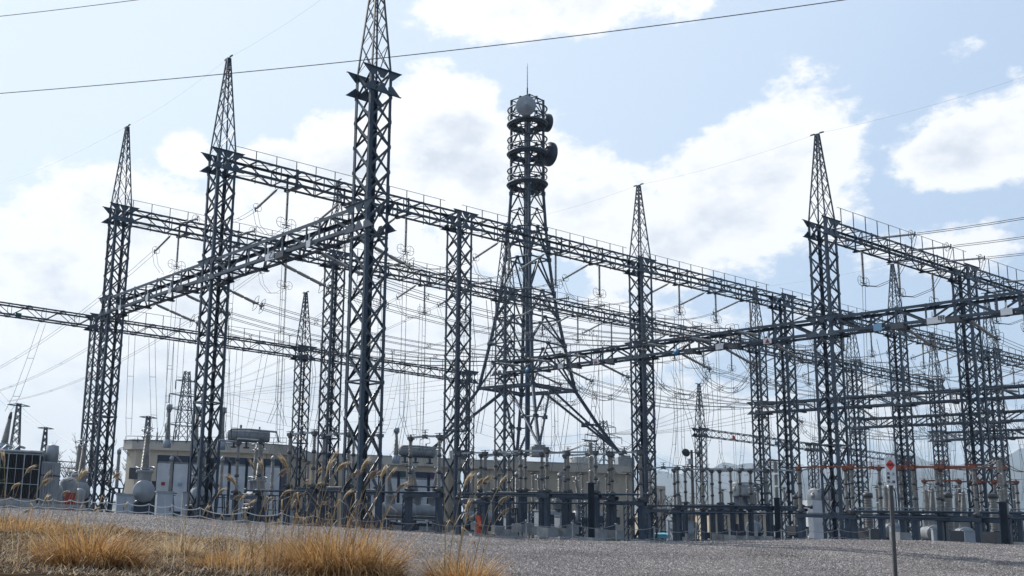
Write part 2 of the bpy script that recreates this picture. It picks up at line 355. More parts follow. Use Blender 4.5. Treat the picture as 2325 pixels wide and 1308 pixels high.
# ------------------------------------------------------------------ lattice columns and girders
def lleg(mb, p, q, w, sx, sy):
    """angle iron: corner at p/q, flanges running towards -sx, -sy"""
    p = Vector(p); q = Vector(q); t_ = .022
    a = Vector((-sx * w / 2, 0, 0)); b2 = Vector((0, -sy * w / 2, 0))
    for off, dx, dy in ((a, w, t_), (b2, t_, w)):
        vs = []
        for e_ in (p, q):
            c = e_ + off
            vs += [c + Vector((-dx / 2, -dy / 2, 0)), c + Vector((dx / 2, -dy / 2, 0)), c + Vector((dx / 2, dy / 2, 0)), c + Vector((-dx / 2, dy / 2, 0))]
        mb.add(vs, [(3, 2, 1, 0), (4, 5, 6, 7), (0, 1, 5, 4), (1, 2, 6, 5), (2, 3, 7, 6), (3, 0, 4, 7)])
    d2 = Vector((-sx * .012, -sy * .012, 0))
def gusset_pts(s_, zt, zb, w, ax):
    h = w / 2; out = []
    e = .62; k = .52
    for sg in s_:
        out.append([(sg * (h - .28), zt), (sg * (h + e), zt), (sg * (h + .02), zt - k), (sg * (h - .28), zt - k * .8)])
        out.append([(sg * (h - .28), zb), (sg * (h + e), zb), (sg * (h + .02), zb + k), (sg * (h - .28), zb + k * .8)])
    out.append([(-h + .25, zt), (h - .25, zt), (.12, zt - k), (-.12, zt - k)]); out.append([(-h + .25, zb), (h - .25, zb), (.12, zb + k), (-.12, zb + k)])
    return out
COLM = {}
def column_parts(top, peak, low, upper, w=CW, leg=.19, br=.125, zdia=None, seedn=0, side=None, ladder=False):
    """parts (name, mesh) of a lattice column; z is measured from its foot"""
    key = (round(top, 2), round(peak, 2), tuple(low or ()), tuple(upper or ()), w, ladder)
    if key in COLM: return COLM[key]
    parts = []; h = w / 2
    for sx in (-1, 1):
        for sy in (-1, 1):
            mb = MB(); lleg(mb, (sx * h, sy * h, -.4), (sx * h, sy * h, top), leg, sx, sy)
            z = 4.0
            while z < top - 2:   # splice plates
                mb.box((sx * (h + .004) - sx * leg / 2, sy * (h + .016), z), (leg * .9, .02, .7)); mb.box((sx * (h + .016), sy * (h + .004) - sy * leg / 2, z), (.02, leg * .9, .7)); z += 6.2
            parts.append(('leg', mb.mesh('leg', M_STEEL), None))
    zd = zdia or 8.0
    zs = [0.25]
    while zs[-1] + 1.9 < zd + .3: zs.append(zs[-1] + 1.93)
    zs[-1] = zd
    n_ = max(1, round((top - zd) / (w * 1.02))); zs += [zd + (top - zd) * (i + 1) / n_ for i in range(n_)]
    mb = MB()
    i_ = h - .012
    for k in range(len(zs) - 1):
        a, c = zs[k], zs[k + 1]
        for sy in (-1, 1):
            o1, o2 = sy * (i_ - .01), sy * (i_ - .09)
            mb.bar((-i_, o1, a), (i_, o1, c), br, .02, up=(0, 1, 0)) if k % 2 == 0 else mb.bar((-i_, o2, a), (i_, o2, c), br, .02, up=(0, 1, 0))
            mb.bar((i_, o2, a), (-i_, o2, c), br, .02, up=(0, 1, 0)) if k % 2 == 0 else mb.bar((i_, o1, a), (-i_, o1, c), br, .02, up=(0, 1, 0))
            mb.bar((-i_, o1 - sy * .03, a), (i_, o1 - sy * .03, c), .02, br * .8, up=(0, 1, 0))
            mb.bar((o1, -i_, a), (o1, i_, c), br, .02, up=(1, 0, 0)); mb.bar((o2, i_, a), (o2, -i_, c), br, .02, up=(1, 0, 0))
            mb.bar((o2 + sy * .03, i_, a), (o2 + sy * .03, -i_, c), .02, br * .8, up=(1, 0, 0))
    for z in [zd] + ([(low[0] + low[1]) / 2 - 1.1] if low else []):
        for sg in (-1, 1):
            mb.bar((-h, sg * i_, z), (h, sg * i_, z), .09, .09); mb.bar((sg * i_, -h, z), (sg * i_, h, z), .09, .09)
        mb.bar((-h, -h, z), (h, h, z), .06, .06)
    parts.append(('bracing', mb.mesh('bracing', M_STEEL2), None))
    # small node plates along the legs
    mb = MB()
    for z in zs[1:-1]:
        for sx in (-1, 1):
            for sy in (-1, 1):
                mb.box((sx * (h - .05), sy * (h + .006), z), (.2, .012, .2)); mb.box((sx * (h + .006), sy * (h - .05), z), (.012, .2, .2))
    parts.append(('node_plate', mb.mesh('node_plate', M_GUSSET), 'stuff'))
    def gus(zt, zb, axis):
        mb2 = MB()
        for sd_ in (-1, 1):
            for poly in gusset_pts((-1, 1), zt, zb, w, axis):
                if axis == 'x': mb2.poly([(q[0], sd_ * (h + .03), q[1]) for q in poly], UB, .02)
                else: mb2.poly([(sd_ * (h + .03), q[0], q[1]) for q in poly], UA, .02)
            for z in (zt, zb):
                for c in (-1, 1):
                    pass
            e = h + .62
            if axis == 'x':
                mb2.bar((-e, sd_ * (h + .06), zt), (e, sd_ * (h + .06), zt), .12, .02); mb2.bar((-e, sd_ * (h + .06), zb), (e, sd_ * (h + .06), zb), .12, .02)
            else:
                mb2.bar((sd_ * (h + .06), -e, zt), (sd_ * (h + .06), e, zt), .12, .02); mb2.bar((sd_ * (h + .06), -e, zb), (sd_ * (h + .06), e, zb), .12, .02)
        parts.append(('gusset_plate', mb2.mesh('gusset_plate', M_GUSSET), None))
    if upper: gus(upper[1] + .04, upper[0] - .04, 'x')
    if low: gus(low[1] + .04, low[0] - .04, 'y')
    if peak:
        mb = MB(); ht = .11; L_ = peak - top
        for sx in (-1, 1):
            for sy in (-1, 1):
                mb.bar((sx * (h - .05), sy * (h - .05), top - .1), (sx * ht, sy * ht, peak), .085, .085)
        nz = 7; zz = [top + L_ * (1 - (1 - i / nz) ** 1.0) for i in range(nz + 1)]
        # panels shrink towards the tip
        zz = [top + L_ * (1 - .78 ** i) / (1 - .78 ** 9) for i in range(10)]
        for i in range(9):
            a, c = zz[i], zz[i + 1]; ra = h - .05 + (ht - h + .05) * (a - top) / L_; rc = h - .05 + (ht - h + .05) * (c - top) / L_
            for sg in (-1, 1):
                mb.bar((-ra, sg * ra, a), (rc, sg * rc, c), .05, .03); mb.bar((ra, sg * ra, a), (-rc, sg * rc, c), .05, .03)
                mb.bar((sg * ra, -ra, a), (sg * rc, rc, c), .05, .03); mb.bar((sg * ra, ra, a), (sg * rc, -rc, c), .05, .03)
        mb.box((0, 0, peak), (.3, .3, .2))
        parts.append(('peak', mb.mesh('peak', M_STEEL), None))
        mb = MB(); mb.bar((0, -.55, peak + .12), (0, .55, peak + .12), .06, .05)
        for sg in (-1, 1):
            for j in range(3): mb.lathe([(0, .02), (.02, .07), (.05, .07), (.09, .02)], (0, sg * (.25 + .12 * j), peak + .13), (0, sg * (.25 + .12 * j), peak + .3), 6)
        parts.append(('earth_wire_clamp', mb.mesh('earth_wire_clamp', M_CAP), None))
    if ladder:
        mb = MB(); x = -h - .18
        for y in (-.2, .2): mb.bar((x, y, .5), (x, y, top), .035, .035)
        z = .8
        while z < top: mb.bar((x, -.2, z), (x, .2, z), .025, .025); z += .38
        for z in np.arange(2, top, 3): mb.bar((x, -.2, z), (-h, -.3, z), .03, .03); mb.bar((x, .2, z), (-h, .3, z), .03, .03)
        parts.append(('ladder', mb.mesh('ladder', M_STEEL), None))
    mb = MB()
    for sx in (-1, 1):
        for sy in (-1, 1): mb.box((sx * h, sy * h, .1), (.5, .5, .5)); mb.box((sx * h, sy * h, .37), (.36, .36, .03))
    parts.append(('footing', mb.mesh('footing', M_CONC), None))
    COLM[key] = parts; return parts
def put_column(loc, top, peak, low, upper, label, w=CW, **k):
    t_ = empty('lattice_column', loc, RZ, label, 'steel column', 'lattice columns of the substation gantries')
    for (nm, me_, kd) in column_parts(top, peak, low, upper, w, **k):
        o = bpy.data.objects.new(nm, me_); col.objects.link(o); o.parent = t_
        if kd: o['kind'] = kd
    return t_
LOW = (ZL - HL / 2 - BASE, ZL + HL / 2 - BASE); UP = (ZU - HB / 2 - BASE, ZU + HB / 2 - BASE)
TOP = UP[1]; PK = ZA - BASE
NICK = {(0, 0): 'the tallest column', (0, 1): 'the second peaked column from the left', (0, 2): 'the leftmost peaked column',
        (1, 1): 'the flat-topped column left of the telecom tower', (1, 2): 'the spired column half behind the tallest column',
        (2, 2): 'the column in front of the telecom tower', (2, 1): 'the slender-spired column right of the telecom tower',
        (2, 0): 'the tallest spired column on the right', (3, 1): 'the flat-topped column left of the tall right spire',
        (3, 0): 'the flat-topped column right of the warning sign', (3, 2): 'the column hidden behind the slender spire',
        (4, 1): 'the spired column above the warning sign', (4, 2): 'the thin spired column left of the tall right spire',
        (5, 1): 'the spired column by the right edge', (5, 2): 'the small spired column right of the tall right spire',
        (6, 2): 'the most distant column on the right', (4, 0): 'the column beyond the right edge', (2, -1): 'the nearest column beyond the right edge', (6, 1): 'the far column beyond the right edge'}
SHORT = {(0, 0): 'tallest column', (0, 1): 'second peaked column', (0, 2): 'leftmost peaked column', (1, 1): 'flat-topped centre-left column', (1, 2): 'spired column behind tallest',
         (2, 2): 'column before telecom tower', (2, 1): 'slender spired column', (2, 0): 'tall right spired column', (3, 1): 'flat-topped centre-right column', (3, 0): 'flat-topped right-edge column',
         (3, 2): 'column behind slender spire', (4, 1): 'spired column above warning sign', (4, 2): 'thin spired column', (5, 1): 'right-edge spired column', (5, 2): 'small spired column',
         (6, 2): 'most distant right column', (4, 0): 'off-frame column', (2, -1): 'nearest off-frame column', (6, 1): 'far off-frame column'}
CDESC = {(0, 0): 'tallest and nearest blue-grey lattice column, its spire cut by the top edge', (0, 1): 'second peaked blue-grey lattice column from the left, girders on two sides',
         (0, 2): 'leftmost blue-grey lattice column with a pointed spire and a ladder', (1, 1): 'flat-topped lattice column just left of the telecom tower, star-shaped plates at its head',
         (1, 2): 'lattice column half hidden behind the tallest column, thin spire above its girder', (2, 2): 'dark lattice column standing right in front of the telecom tower',
         (2, 1): 'lattice column right of the telecom tower with a slender spire', (2, 0): 'tall spired lattice column on the right, left of the red and white warning sign',
         (3, 1): 'flat-topped lattice column close on the left of the tall right spire', (3, 0): 'flat-topped lattice column right of the warning sign, under the railed girder',
         (3, 2): 'far lattice column hidden behind the slender-spired column', (4, 1): 'far spired lattice column rising behind the warning sign', (4, 2): 'thin far lattice column left of the tall right spire, its own spire low',
         (5, 1): 'far spired lattice column near the right edge', (5, 2): 'small far spired lattice column just right of the tall right spire', (6, 2): 'most distant spired lattice column among the wires on the right',
         (4, 0): 'lattice column just outside the right edge carrying the far girders', (2, -1): 'near lattice column outside the right edge ending the kanji-plate girder', (6, 1): 'distant lattice column beyond the right edge'}
PEAKED = {(0, 0), (0, 1), (0, 2), (1, 2), (2, 2), (2, 1), (2, 0), (4, 1), (4, 2), (5, 1), (5, 2), (6, 2), (4, 0), (2, -1)}
LOWS = {(0, 0), (0, 1), (0, 2), (2, -1), (2, 0), (2, 1), (2, 2), (4, 0), (4, 1), (4, 2), (5, 1), (5, 2), (6, 1), (6, 2)}
for key, ds_ in CDESC.items():
    put_column(G(*key, BASE), TOP, PK if key in PEAKED else 0, LOW if key in LOWS else None, UP, ds_, leg=.19, ladder=(key in {(0, 2), (3, 0)}))

def BN(a, b2): return f"{ORD[a if b2 else a - 2]} bay of the {('front right', 'middle', 'rear')[b2]} railed girder"
def girder(name, p, q, label, pan, w=CW, h=HB, ch=.155, rail=False, group='lattice girders of the substation gantries', bw=.10, stubs=()):
    """box girder from p to q (centre line); local x runs along it"""
    d = q - p; L = math.hypot(d.x, d.y); rz = math.atan2(d.y, d.x)
    t_ = empty(name, (p + q) / 2, rz, label, 'girder', group); i_ = w / 2 - ch / 2; z = h / 2 - ch / 2; n_ = max(3, round(L / pan)); xs = [-L / 2 + L * k / n_ for k in range(n_ + 1)]
    for sy, nm in ((-1, 'chord'), (1, 'chord')):
        for sz in (-1, 1):
            mb = MB(); mb.box((0, sy * i_, sz * z), (L, ch, .02)); mb.box((0, sy * (i_ + ch / 2 - .01), sz * (z) - sz * (ch / 2 - .0)), (L - .02, .02, ch))
            mb.build(nm, M_STEEL, t_)
    mb = MB()
    for k in range(n_):
        a, c = xs[k], xs[k + 1]
        for sy in (-1, 1):
            y = sy * (i_ + .02)
            s0 = 1 if k % 2 == 0 else -1
            mb.bar((a, y, -z * s0), (c, y, z * s0), bw, .02, up=UB)
            mb.bar((a, y - sy * .02, -z * s0), (c, y - sy * .02, z * s0), .02, bw * .8, up=UB)
            mb.bar((c, y, -z), (c, y, z), bw * .6, bw * .6) if k % 2 and k < n_ - 1 else None
            mb.bar((a, -i_ * s0 * sy, sy * (z + .015)), (c, i_ * s0 * sy, sy * (z + .015)), bw * .8, .02)
            mb.bar((c, -i_, sy * z), (c, i_, sy * z), bw * .7, bw * .7)
    mb.build('lacing', M_STEEL2, t_)
    mb = MB()
    for k in range(1, n_):
        for sy in (-1, 1):
            sz = 1 if k % 2 else -1
            mb.box((xs[k], sy * (i_ + .045), sz * (z - .06)), (.34, .012, .2))
    mb.build('node_plate', M_GUSSET, t_)['kind'] = 'stuff'
    for fx in stubs:
        mb = MB(); x = -L / 2 + L * fx
        for sy in (-1, 1): mb.box((x, sy * (i_ + .03), 0), (.16, .05, h)); mb.box((x + .9 * 0, sy * (i_ + .055), -h / 2 + .05), (.5, .02, .22))
        mb.box((x, 0, -h / 2 - .02), (.3, w + .3, .09))
        mb.build('hanger_frame', M_STEEL, t_)
    if rail:
        mb = MB(); y = -(w / 2 + .03) if rail == 1 else (w / 2 + .03); k = 0; x = -L / 2 + .9; top = h / 2 + 1.15; n2 = round((L - 1.4) / 1.75); st = (L - 1.4) / n2
        for j in range(n2 + 1):
            xx = -L / 2 + .7 + j * st; mb.bar((xx, y, -h / 2), (xx, y, top), .05, .05)
        mb.tube([(-L / 2 + .2, y, top), (L / 2 - .2, y, top)], .022, 5)
        mb.build('handrail', M_STEEL, t_)
    return t_
for b2, rng in ((0, range(2, 4)), (1, range(0, 6)), (2, range(0, 6))):
    for a in rng:
        if (a, b2) not in SHORT or (a + 1, b2) not in SHORT: continue
        off = CW / 2
        p = G(a, b2, ZU) + DA * off; q = G(a + 1, b2, ZU) - DA * off
        girder('upper_girder', p, q, 'lattice girder with handrail, ' + BN(a, b2).replace(' railed girder', ' row, counted from the left'), 1.9, rail=2 if b2 else 1, stubs=(.25, .5, .75))
for a, rng in ((0, (0, 1)), (2, (-1, 0, 1)), (4, (0, 1)), (5, (1,)), (6, (1,))):
    for b2 in rng:
        p = G(a, b2, ZL) + DB * CW / 2; q = G(a, b2 + 1, ZL) - DB * CW / 2
        girder('lower_girder', p, q, f'heavy lower girder from the {SHORT[(a, b2)]} to the {SHORT[(a, b2 + 1)]}', 2.2, ch=.2, bw=.15, h=HL, stubs=(.2, .45, .7))
# half bay running out of the picture on the right
for (a, b2) in ((5, 0), (6, 0)):
    p = G(a, b2 + .2, ZL); q = G(a, b2 + 1, ZL) - DB * CW / 2
    girder('lower_girder', p, q, f'{"nearer" if a == 5 else "farther"} far-right lower girder past the {SHORT[(a, 1)]}', 2.2, ch=.2, bw=.15, h=HL)

# plain low gantry behind on the left
ZG = EYE + 16.25; gh = ZG + HB / 2 - BASE
GL = {0: (.1, 2.47), 1: (1.1, 2.47), 2: (2.1, 2.47)}
gd = {0: 'thin lattice column standing close behind the leftmost peaked column', 1: 'small spired lattice column between the second peaked and the tallest column', 2: 'thin lattice column hidden behind the flat-topped centre-left column'}
for k, (a, b2) in GL.items():
    put_column(G(a, b2, BASE), gh, (EYE + 22.4 - BASE) if k == 1 else 0, None, (gh - HB, gh), gd[k], w=1.2, leg=.14, br=.09, ladder=(k == 0))
girder('low_girder', G(-.55, 2.47, ZG), G(.1, 2.47, ZG) - DA * .6, 'thin low girder entering from the left edge behind the leftmost peaked column', 1.5, w=1.2, h=1.15, ch=.12, bw=.065)
girder('low_girder', G(.1, 2.47, ZG) + DA * .6, G(1.1, 2.47, ZG) - DA * .6, 'thin low girder with handrail behind the two left peaked columns', 1.5, w=1.2, h=1.15, ch=.12, bw=.065, rail=2)
girder('low_girder', G(1.1, 2.47, ZG) + DA * .6, G(2.1, 2.47, ZG) - DA * .6, 'thin low girder right of the small spired column, passing behind the tallest column', 1.5, w=1.2, h=1.15, ch=.12, bw=.065, rail=2)
o = MB(); 
for u, v in ((42, 716),):
    p = at(u, v, 90); mb = MB(); mb.box((0, 0, 0), (.5, .12, .4), 0); mb.box((0, -.07, 0), (.42, .03, .32)); q = mb.build('marker_plate', M_GREEN); q.location = p; q.rotation_euler = (0, 0, RZ)
    tag(q, 'small green plate on the low girder near the left edge', 'plate')
# distant gantry on the right
p = at(1590, 982, 140); hz_ = p.z + .55 - BASE
pts = [p + DA * (k * 26) for k in range(3)]
names = ['distant spired lattice column of the small far gantry, right of the slender spire', 'far gantry column hidden behind the thin spired column', 'far gantry column hidden behind the tall right spired column']
for k, q in enumerate(pts):
    put_column(Vector((q.x, q.y, BASE)), hz_, (at(1584, 873, 140).z - BASE) if k == 0 else 0, None, (hz_ - 1.1, hz_), names[k], w=1.05, leg=.12, br=.065)
for k in range(2):
    girder('far_girder', pts[k] + DA * .55, pts[k + 1] - DA * .55, ('distant thin girder starting at the small far gantry spire', 'distant thin girder seen behind the tall right spired column')[k], 1.4, w=1.05, h=1.1, ch=.09, bw=.045)
for (u, v, mt, nm) in ((1666, 994, M_SIGNR, 'pink-red'), (1762, 1007, M_SIGNB, 'left blue'), (1930, 1027, M_SIGNB, 'right blue')):
    q = MB(); q.box((0, 0, 0), (.6, .05, .5)); q.box((0, .05, .15), (.08, .06, .5)); o = q.build('marker_plate', mt); o.location = at(u, v, 140 + (u - 1590) * .06); o.rotation_euler = (0, 0, RZ)
    tag(o, f'{nm} marker plate hanging on the distant thin girder', 'plate')

# ------------------------------------------------------------------ telecom tower
DT = 130
def telecom():
    c0 = at(1197, 440, DT); cx, cy = c0.x, c0.y; K = 2378 / DT * 1.0
    zf = lambda v: at(1197, v, DT).z
    root = empty('telecom_tower', (cx, cy, 0), R(38), 'tall tubular telecom tower with ring platforms, dishes and a mast, behind the beige building', 'telecom tower')
    lv = [(228, 2.05), (440, 2.05), (520, 2.35), (590, 2.75), (666, 3.3), (725, 3.9), (784, 4.6), (885, 5.9), (960, 8.6), (1035, 11.7)]
    zr = [(zf(v), r_) for v, r_ in lv]
    ang = [R(45 + 90 * k) for k in range(4)]
    P = lambda k, z: Vector((np.interp(-z, [-a for a, b in zr], [b for a, b in zr]) * math.cos(ang[k % 4]), np.interp(-z, [-a for a, b in zr], [b for a, b in zr]) * math.sin(ang[k % 4]), z))
    for k in range(4):
        mb = MB(); 
        for i in range(len(zr) - 1):
            z0, z1 = zr[i][0], zr[i + 1][0]; rr = .17 if i < 1 else (.19 if i < 5 else .21)
            mb.tube([P(k, z0), P(k, z1)], rr, 10); mb.tube([P(k, z1) + Vector((0, 0, .22)), P(k, z1) - Vector((0, 0, .22))], rr * 1.6, 10)
        mb.build('leg', M_STEEL, root)
    mb = MB(); nodes = [228, 262, 296, 332, 368, 404, 440, 480, 520, 590, 666, 725, 784, 885]
    for i in range(len(nodes) - 1):
        a, b2 = zf(nodes[i]), zf(nodes[i + 1])
        for k in range(4):
            mid = (P(k, a) + P(k + 1, a)) / 2; m2 = (P(k, b2) + P(k + 1, b2)) / 2; rr = .08 if i < 8 else .12
            mb.tube([P(k, b2), mid], rr, 6); mb.tube([P(k + 1, b2), mid], rr, 6); mb.tube([P(k, a), P(k + 1, a)], rr * .9, 6)
            mb.tube([mid + Vector((0, 0, .15)), mid - Vector((0, 0, .15))], rr * 2.4, 6)
    a, b2 = zf(885), zf(1035)
    for k in range(4):   # inner raking struts from the platform down to the footings
        f = P(k, b2); t0 = P(k + 1, a) * .42 + P(k, a) * .42; t0.z = a
        t1 = P(k - 1, a) * .42 + P(k, a) * .42; t1.z = a
        mb.tube([t0, f + Vector((0, 0, .4))], .15, 8); mb.tube([t1, f + Vector((0, 0, .4))], .15, 8)
        mm = (t0 + f) / 2; mm2 = P(k, (a + b2) / 2); mb.tube([mm, mm2], .09, 6); mb.tube([(t1 + f) / 2, mm2], .09, 6)
        for q in (mm, (t1 + f) / 2): mb.lathe([(0, 0), (0, .32), (.45, .32), (.45, 0)], q - Vector((0, 0, .2)), q + Vector((0, 0, 1)), 8)
    mb.build('bracing', M_STEEL, root)
    mb = MB()
    for (zt, zb) in ((250, 283), (318, 350), (388, 420)):
        for v, rr in ((zt, .10), ((zt + zb) / 2, .07), (zb, .16)):
            mb.torus((0, 0, zf(v)), (0, 0, 1), 2.5, rr, 32, 6)
        mb.torus((0, 0, zf(zb) - .25), (0, 0, 1), 2.40, .08, 32, 6)
        for j in range(24):
            t_ = 2 * math.pi * j / 24; x, y = 2.42 * math.cos(t_), 2.42 * math.sin(t_)
            mb.tube([(x, y, zf(zb)), (x, y, zf(zt))], .022, 4); mb.tube([(x, y, zf(zb) - .1), (x * .55, y * .55, zf(zb) - .1)], .05, 4)
            if j % 3 == 0: mb.tube([(x, y, zf(zb)), (x * .85, y * .85, zf(zb) - .8)], .05, 5)
        ring = [(2.4 * math.cos(t_), 2.4 * math.sin(t_), zf(zb) - .06) for t_ in np.linspace(0, 2 * math.pi, 33)[:-1]]; ri = [(q[0] * .52, q[1] * .52, q[2]) for q in ring]
        mb.add(ring + ri, [(i, (i + 1) % 32, 32 + (i + 1) % 32, 32 + i) for i in range(32)])
        top = [(q[0], q[1], q[2] + .05) for q in ring + ri]; mb.add(top, [(32 + i, 32 + (i + 1) % 32, (i + 1) % 32, i) for i in range(32)])
    mb.build('ring_platform', M_STEEL, root)
    mb = MB(); z = zf(885); q = [P(k, z) * 1.0 for k in range(4)]
    for k in range(4):
        a_, c_ = q[k], q[(k + 1) % 4]
        mb.bar(a_, c_, .3, .3); mb.bar(a_ + Vector((0, 0, 1.1)), c_ + Vector((0, 0, 1.1)), .05, .05); mb.bar(a_ * .7 + Vector((0, 0, z * .3)), c_ * .7 + Vector((0, 0, z * .3)), .25, .25)
        for f in np.linspace(0, 1, 9): s_ = a_.lerp(c_, f); mb.bar(s_, s_ + Vector((0, 0, 1.1)), .04, .04)
    mb.build('work_platform', M_STEEL, root)
    mb = MB()
    zt, zb = zf(262), zf(1035)
    for x in (-.28, .28): mb.tube([(x + .4, .1, zb), (x + .4, .1, zt)], .06, 6)
    z = zb
    while z < zt: mb.bar((.12, .1, z), (.68, .1, z), .05, .05); z += .55
    mb.tube([(.0, -.1, zb), (0, -.1, zt)], .30, 8)
    mb.build('cable_ladder', M_STEEL, root)
    mb = MB(); zt = zf(226); mb.tube([(0, 0, zf(262)), (0, 0, zt), (0, 0, zf(200))], .09, 8); mb.tube([(0, 0, zf(200)), (0, 0, zf(150))], .055, 6, .03); mb.tube([(0, 0, zf(150)), (0, 0, zf(144))], .02, 5)
    for v in range(155, 215, 9): mb.bar((-.16, 0, zf(v)), (.16, 0, zf(v)), .03, .03)
    for k in range(4): mb.tube([P(k, zf(228)), (0, 0, zf(218))], .06, 6)
    mb.build('mast', M_STEEL, root)
    inv = Matrix.Rotation(-R(38), 3, 'Z')
    for (u, v, dd, rr, aim, cone) in ((1194, 240, -2.9, 1.28, (-.12, -1, -.1), 1), (1240, 279, 1.0, 1.2, (.96, .28, .05), 0), (1245, 350, .9, 1.6, (.93, .34, .02), 0), (1213, 428, 2.6, .95, (.25, .95, .05), 0), (1226, 362, 2.3, .9, (.2, .95, 0), 0)):
        p = at(u, v, DT + dd); p = inv @ (p - Vector((cx, cy, 0))); am = inv @ Vector(aim).normalized(); mb = MB()
        if cone: mb.lathe([(-.35, 0), (-.35, rr), (.1, rr), (.12, rr * .97), (.75, .05), (.78, 0)], p, p + am, 32)
        else:
            mb.lathe([(-.55, 0), (-.5, rr * .25), (-.3, rr * .7), (0, rr), (.35, rr), (.36, rr * .97), (.4, 0)], p, p + am, 32)
            for j in range(8):
                t_ = 2 * math.pi * j / 8; up = Vector((0, 0, 1)); a_ = am.cross(up).normalized(); b_ = a_.cross(am)
                e_ = (a_ * math.cos(t_) + b_ * math.sin(t_)); mb.bar(p - am * .5 + e_ * .2, p - am * .06 + e_ * rr * .97, .05, .07)
        d_ = mb.build('dish', M_TANK if cone else M_STEEL, root)
        mb = MB(); mb.tube([p - am * .4, (p.x * .35, p.y * .35, p.z)], .1, 6); mb.build('dish_arm', M_STEEL, d_)
    mb = MB()
    for k in range(4):
        f = P(k, zf(1035)); mb.box((f.x, f.y, f.z - .3), (1.9, 1.9, 1.1), R(45))
        mb.box((f.x, f.y, f.z + .35), (1.2, 1.2, .3), R(45))
    mb.build('footing', M_CONC, root)
telecom()

# ------------------------------------------------------------------ insulators
def make_tension():
    t_ = empty('tension_insulator', (0, 0, 0), 0, 'x', 'insulator string')
    mb = MB(); mb.tube([(0, 0, 0), (.35, 0, 0)], .03, 6)
    for k in range(4): mb.lathe([(0, 0), (0, .06), (.12, .06), (.12, 0)], (.28 + k * .92, 0, 0), (9, 0, 0), 8)
    mb.build('fitting', M_CAP, t_)
    for k in range(3): r_ = MB(); r_.ribs((.38 + .92 * k, 0, 0), (1.22 + .92 * k, 0, 0), .055, .098, .07, 8); r_.build('insulator_rod', M_ROD, t_)
    mb = MB(); mb.torus((3.0, 0, 0), (1, 0, 0), .36, .018, 18, 5); mb.tube([(3.0, 0, -.36), (3.0, 0, .36)], .014, 4); mb.tube([(3.0, 0, 0), (3.35, 0, 0)], .035, 6)
    mb.bar((3.3, 0, -.2), (3.3, 0, .2), .1, .06)
    mb.build('corona_ring', M_CAP, t_); return t_
def make_bus_tension():
    t_ = empty('tension_insulator', (0, 0, 0), 0, 'x', 'insulator string')
    mb = MB(); mb.tube([(0, 0, 0), (.4, 0, 0)], .035, 6)
    for k in range(4): mb.lathe([(0, 0), (0, .07), (.14, .07), (.14, 0)], (.35 + k * 1.12, 0, 0), (9, 0, 0), 8)
    mb.bar((3.75, -.32, 0), (3.75, .32, 0), .08, .1); mb.build('fitting', M_CAP, t_)
    for k in range(3): r_ = MB(); r_.ribs((.48 + 1.12 * k, 0, 0), (1.48 + 1.12 * k, 0, 0), .065, .115, .07, 8); r_.build('insulator_rod', M_ROD, t_)
    mb = MB()
    for x in (3.75, 4.35):   # rounded-square shield rings
        pts = []
        for (sx, sz) in ((1, 1), (-1, 1), (-1, -1), (1, -1)):
            for j in range(4):
                a = math.atan2(sz, sx) - R(45) + R(30) * j; pts.append((x + (sx * .28 + .2 * math.cos(a)) * .35, sx * .28 + .2 * math.cos(a), sz * .3 + .2 * math.sin(a)))
        mb.tube(pts + [pts[0], pts[1]], .018, 5, cap=False)
    mb.tube([(3.7, 0, 0), (4.4, 0, 0)], .04, 6); mb.bar((4.3, 0, -.25), (4.3, 0, .25), .1, .08); mb.bar((4.3, -.25, 0), (4.3, .25, 0), .08, .1)
    mb.build('corona_ring', M_CAP, t_); return t_
def make_susp():
    t_ = empty('suspension_insulator', (0, 0, 0), 0, 'x', 'insulator string')
    for k in range(2): r_ = MB(); r_.ribs((0, 0, -.16 - 1.12 * k), (0, 0, -1.18 - 1.12 * k), .06, .105, .07, 8); r_.build('insulator_rod', M_ROD, t_)
    mb = MB(); mb.tube([(0, 0, 0), (0, 0, -.2)], .04, 6)
    for z in (-.1, -1.18, -2.3): mb.lathe([(0, 0), (0, .08), (.1, .08), (.1, 0)], (0, 0, z + .03), (0, 0, -99), 8)
    mb.tube([(0, 0, -2.3), (0, 0, -2.95)], .045, 6); mb.bar((-.35, 0, -2.75), (.35, 0, -2.75), .07, .07); mb.bar((0, -.2, -2.95), (0, .2, -2.95), .07, .07)
    mb.build('fitting', M_CAP, t_)
    mb = MB()
    for s_ in (-1, 1):
        mb.torus((s_ * .46, 0, -2.6), (0, 1, 0), .38, .018, 18, 5)
        mb.tube([(s_ * .84, 0, -2.6), (s_ * .08, 0, -2.6)], .013, 4); mb.tube([(s_ * .46, 0, -2.98), (s_ * .46, 0, -2.22)], .013, 4)
    mb.build('corona_ring', M_CAP, t_); return t_
T1_, T2_, T3_ = make_tension(), make_bus_tension(), make_susp()
used = {}
def put(proto, loc, rz, label, group, ry=0):
    if proto.name not in used:
        used[proto.name] = 1; o = proto; o.location = loc; o['label'] = label; o['group'] = group
    else: o = copy_tree(proto, loc, rz, label, group)
    o.rotation_mode = 'XYZ'; o.rotation_euler = (0, ry, rz); return o
def sag(p, q, s_, n_=16): return [p.lerp(q, t_) - Vector((0, 0, 4 * s_ * t_ * (1 - t_))) for t_ in [i / n_ for i in range(n_ + 1)]]
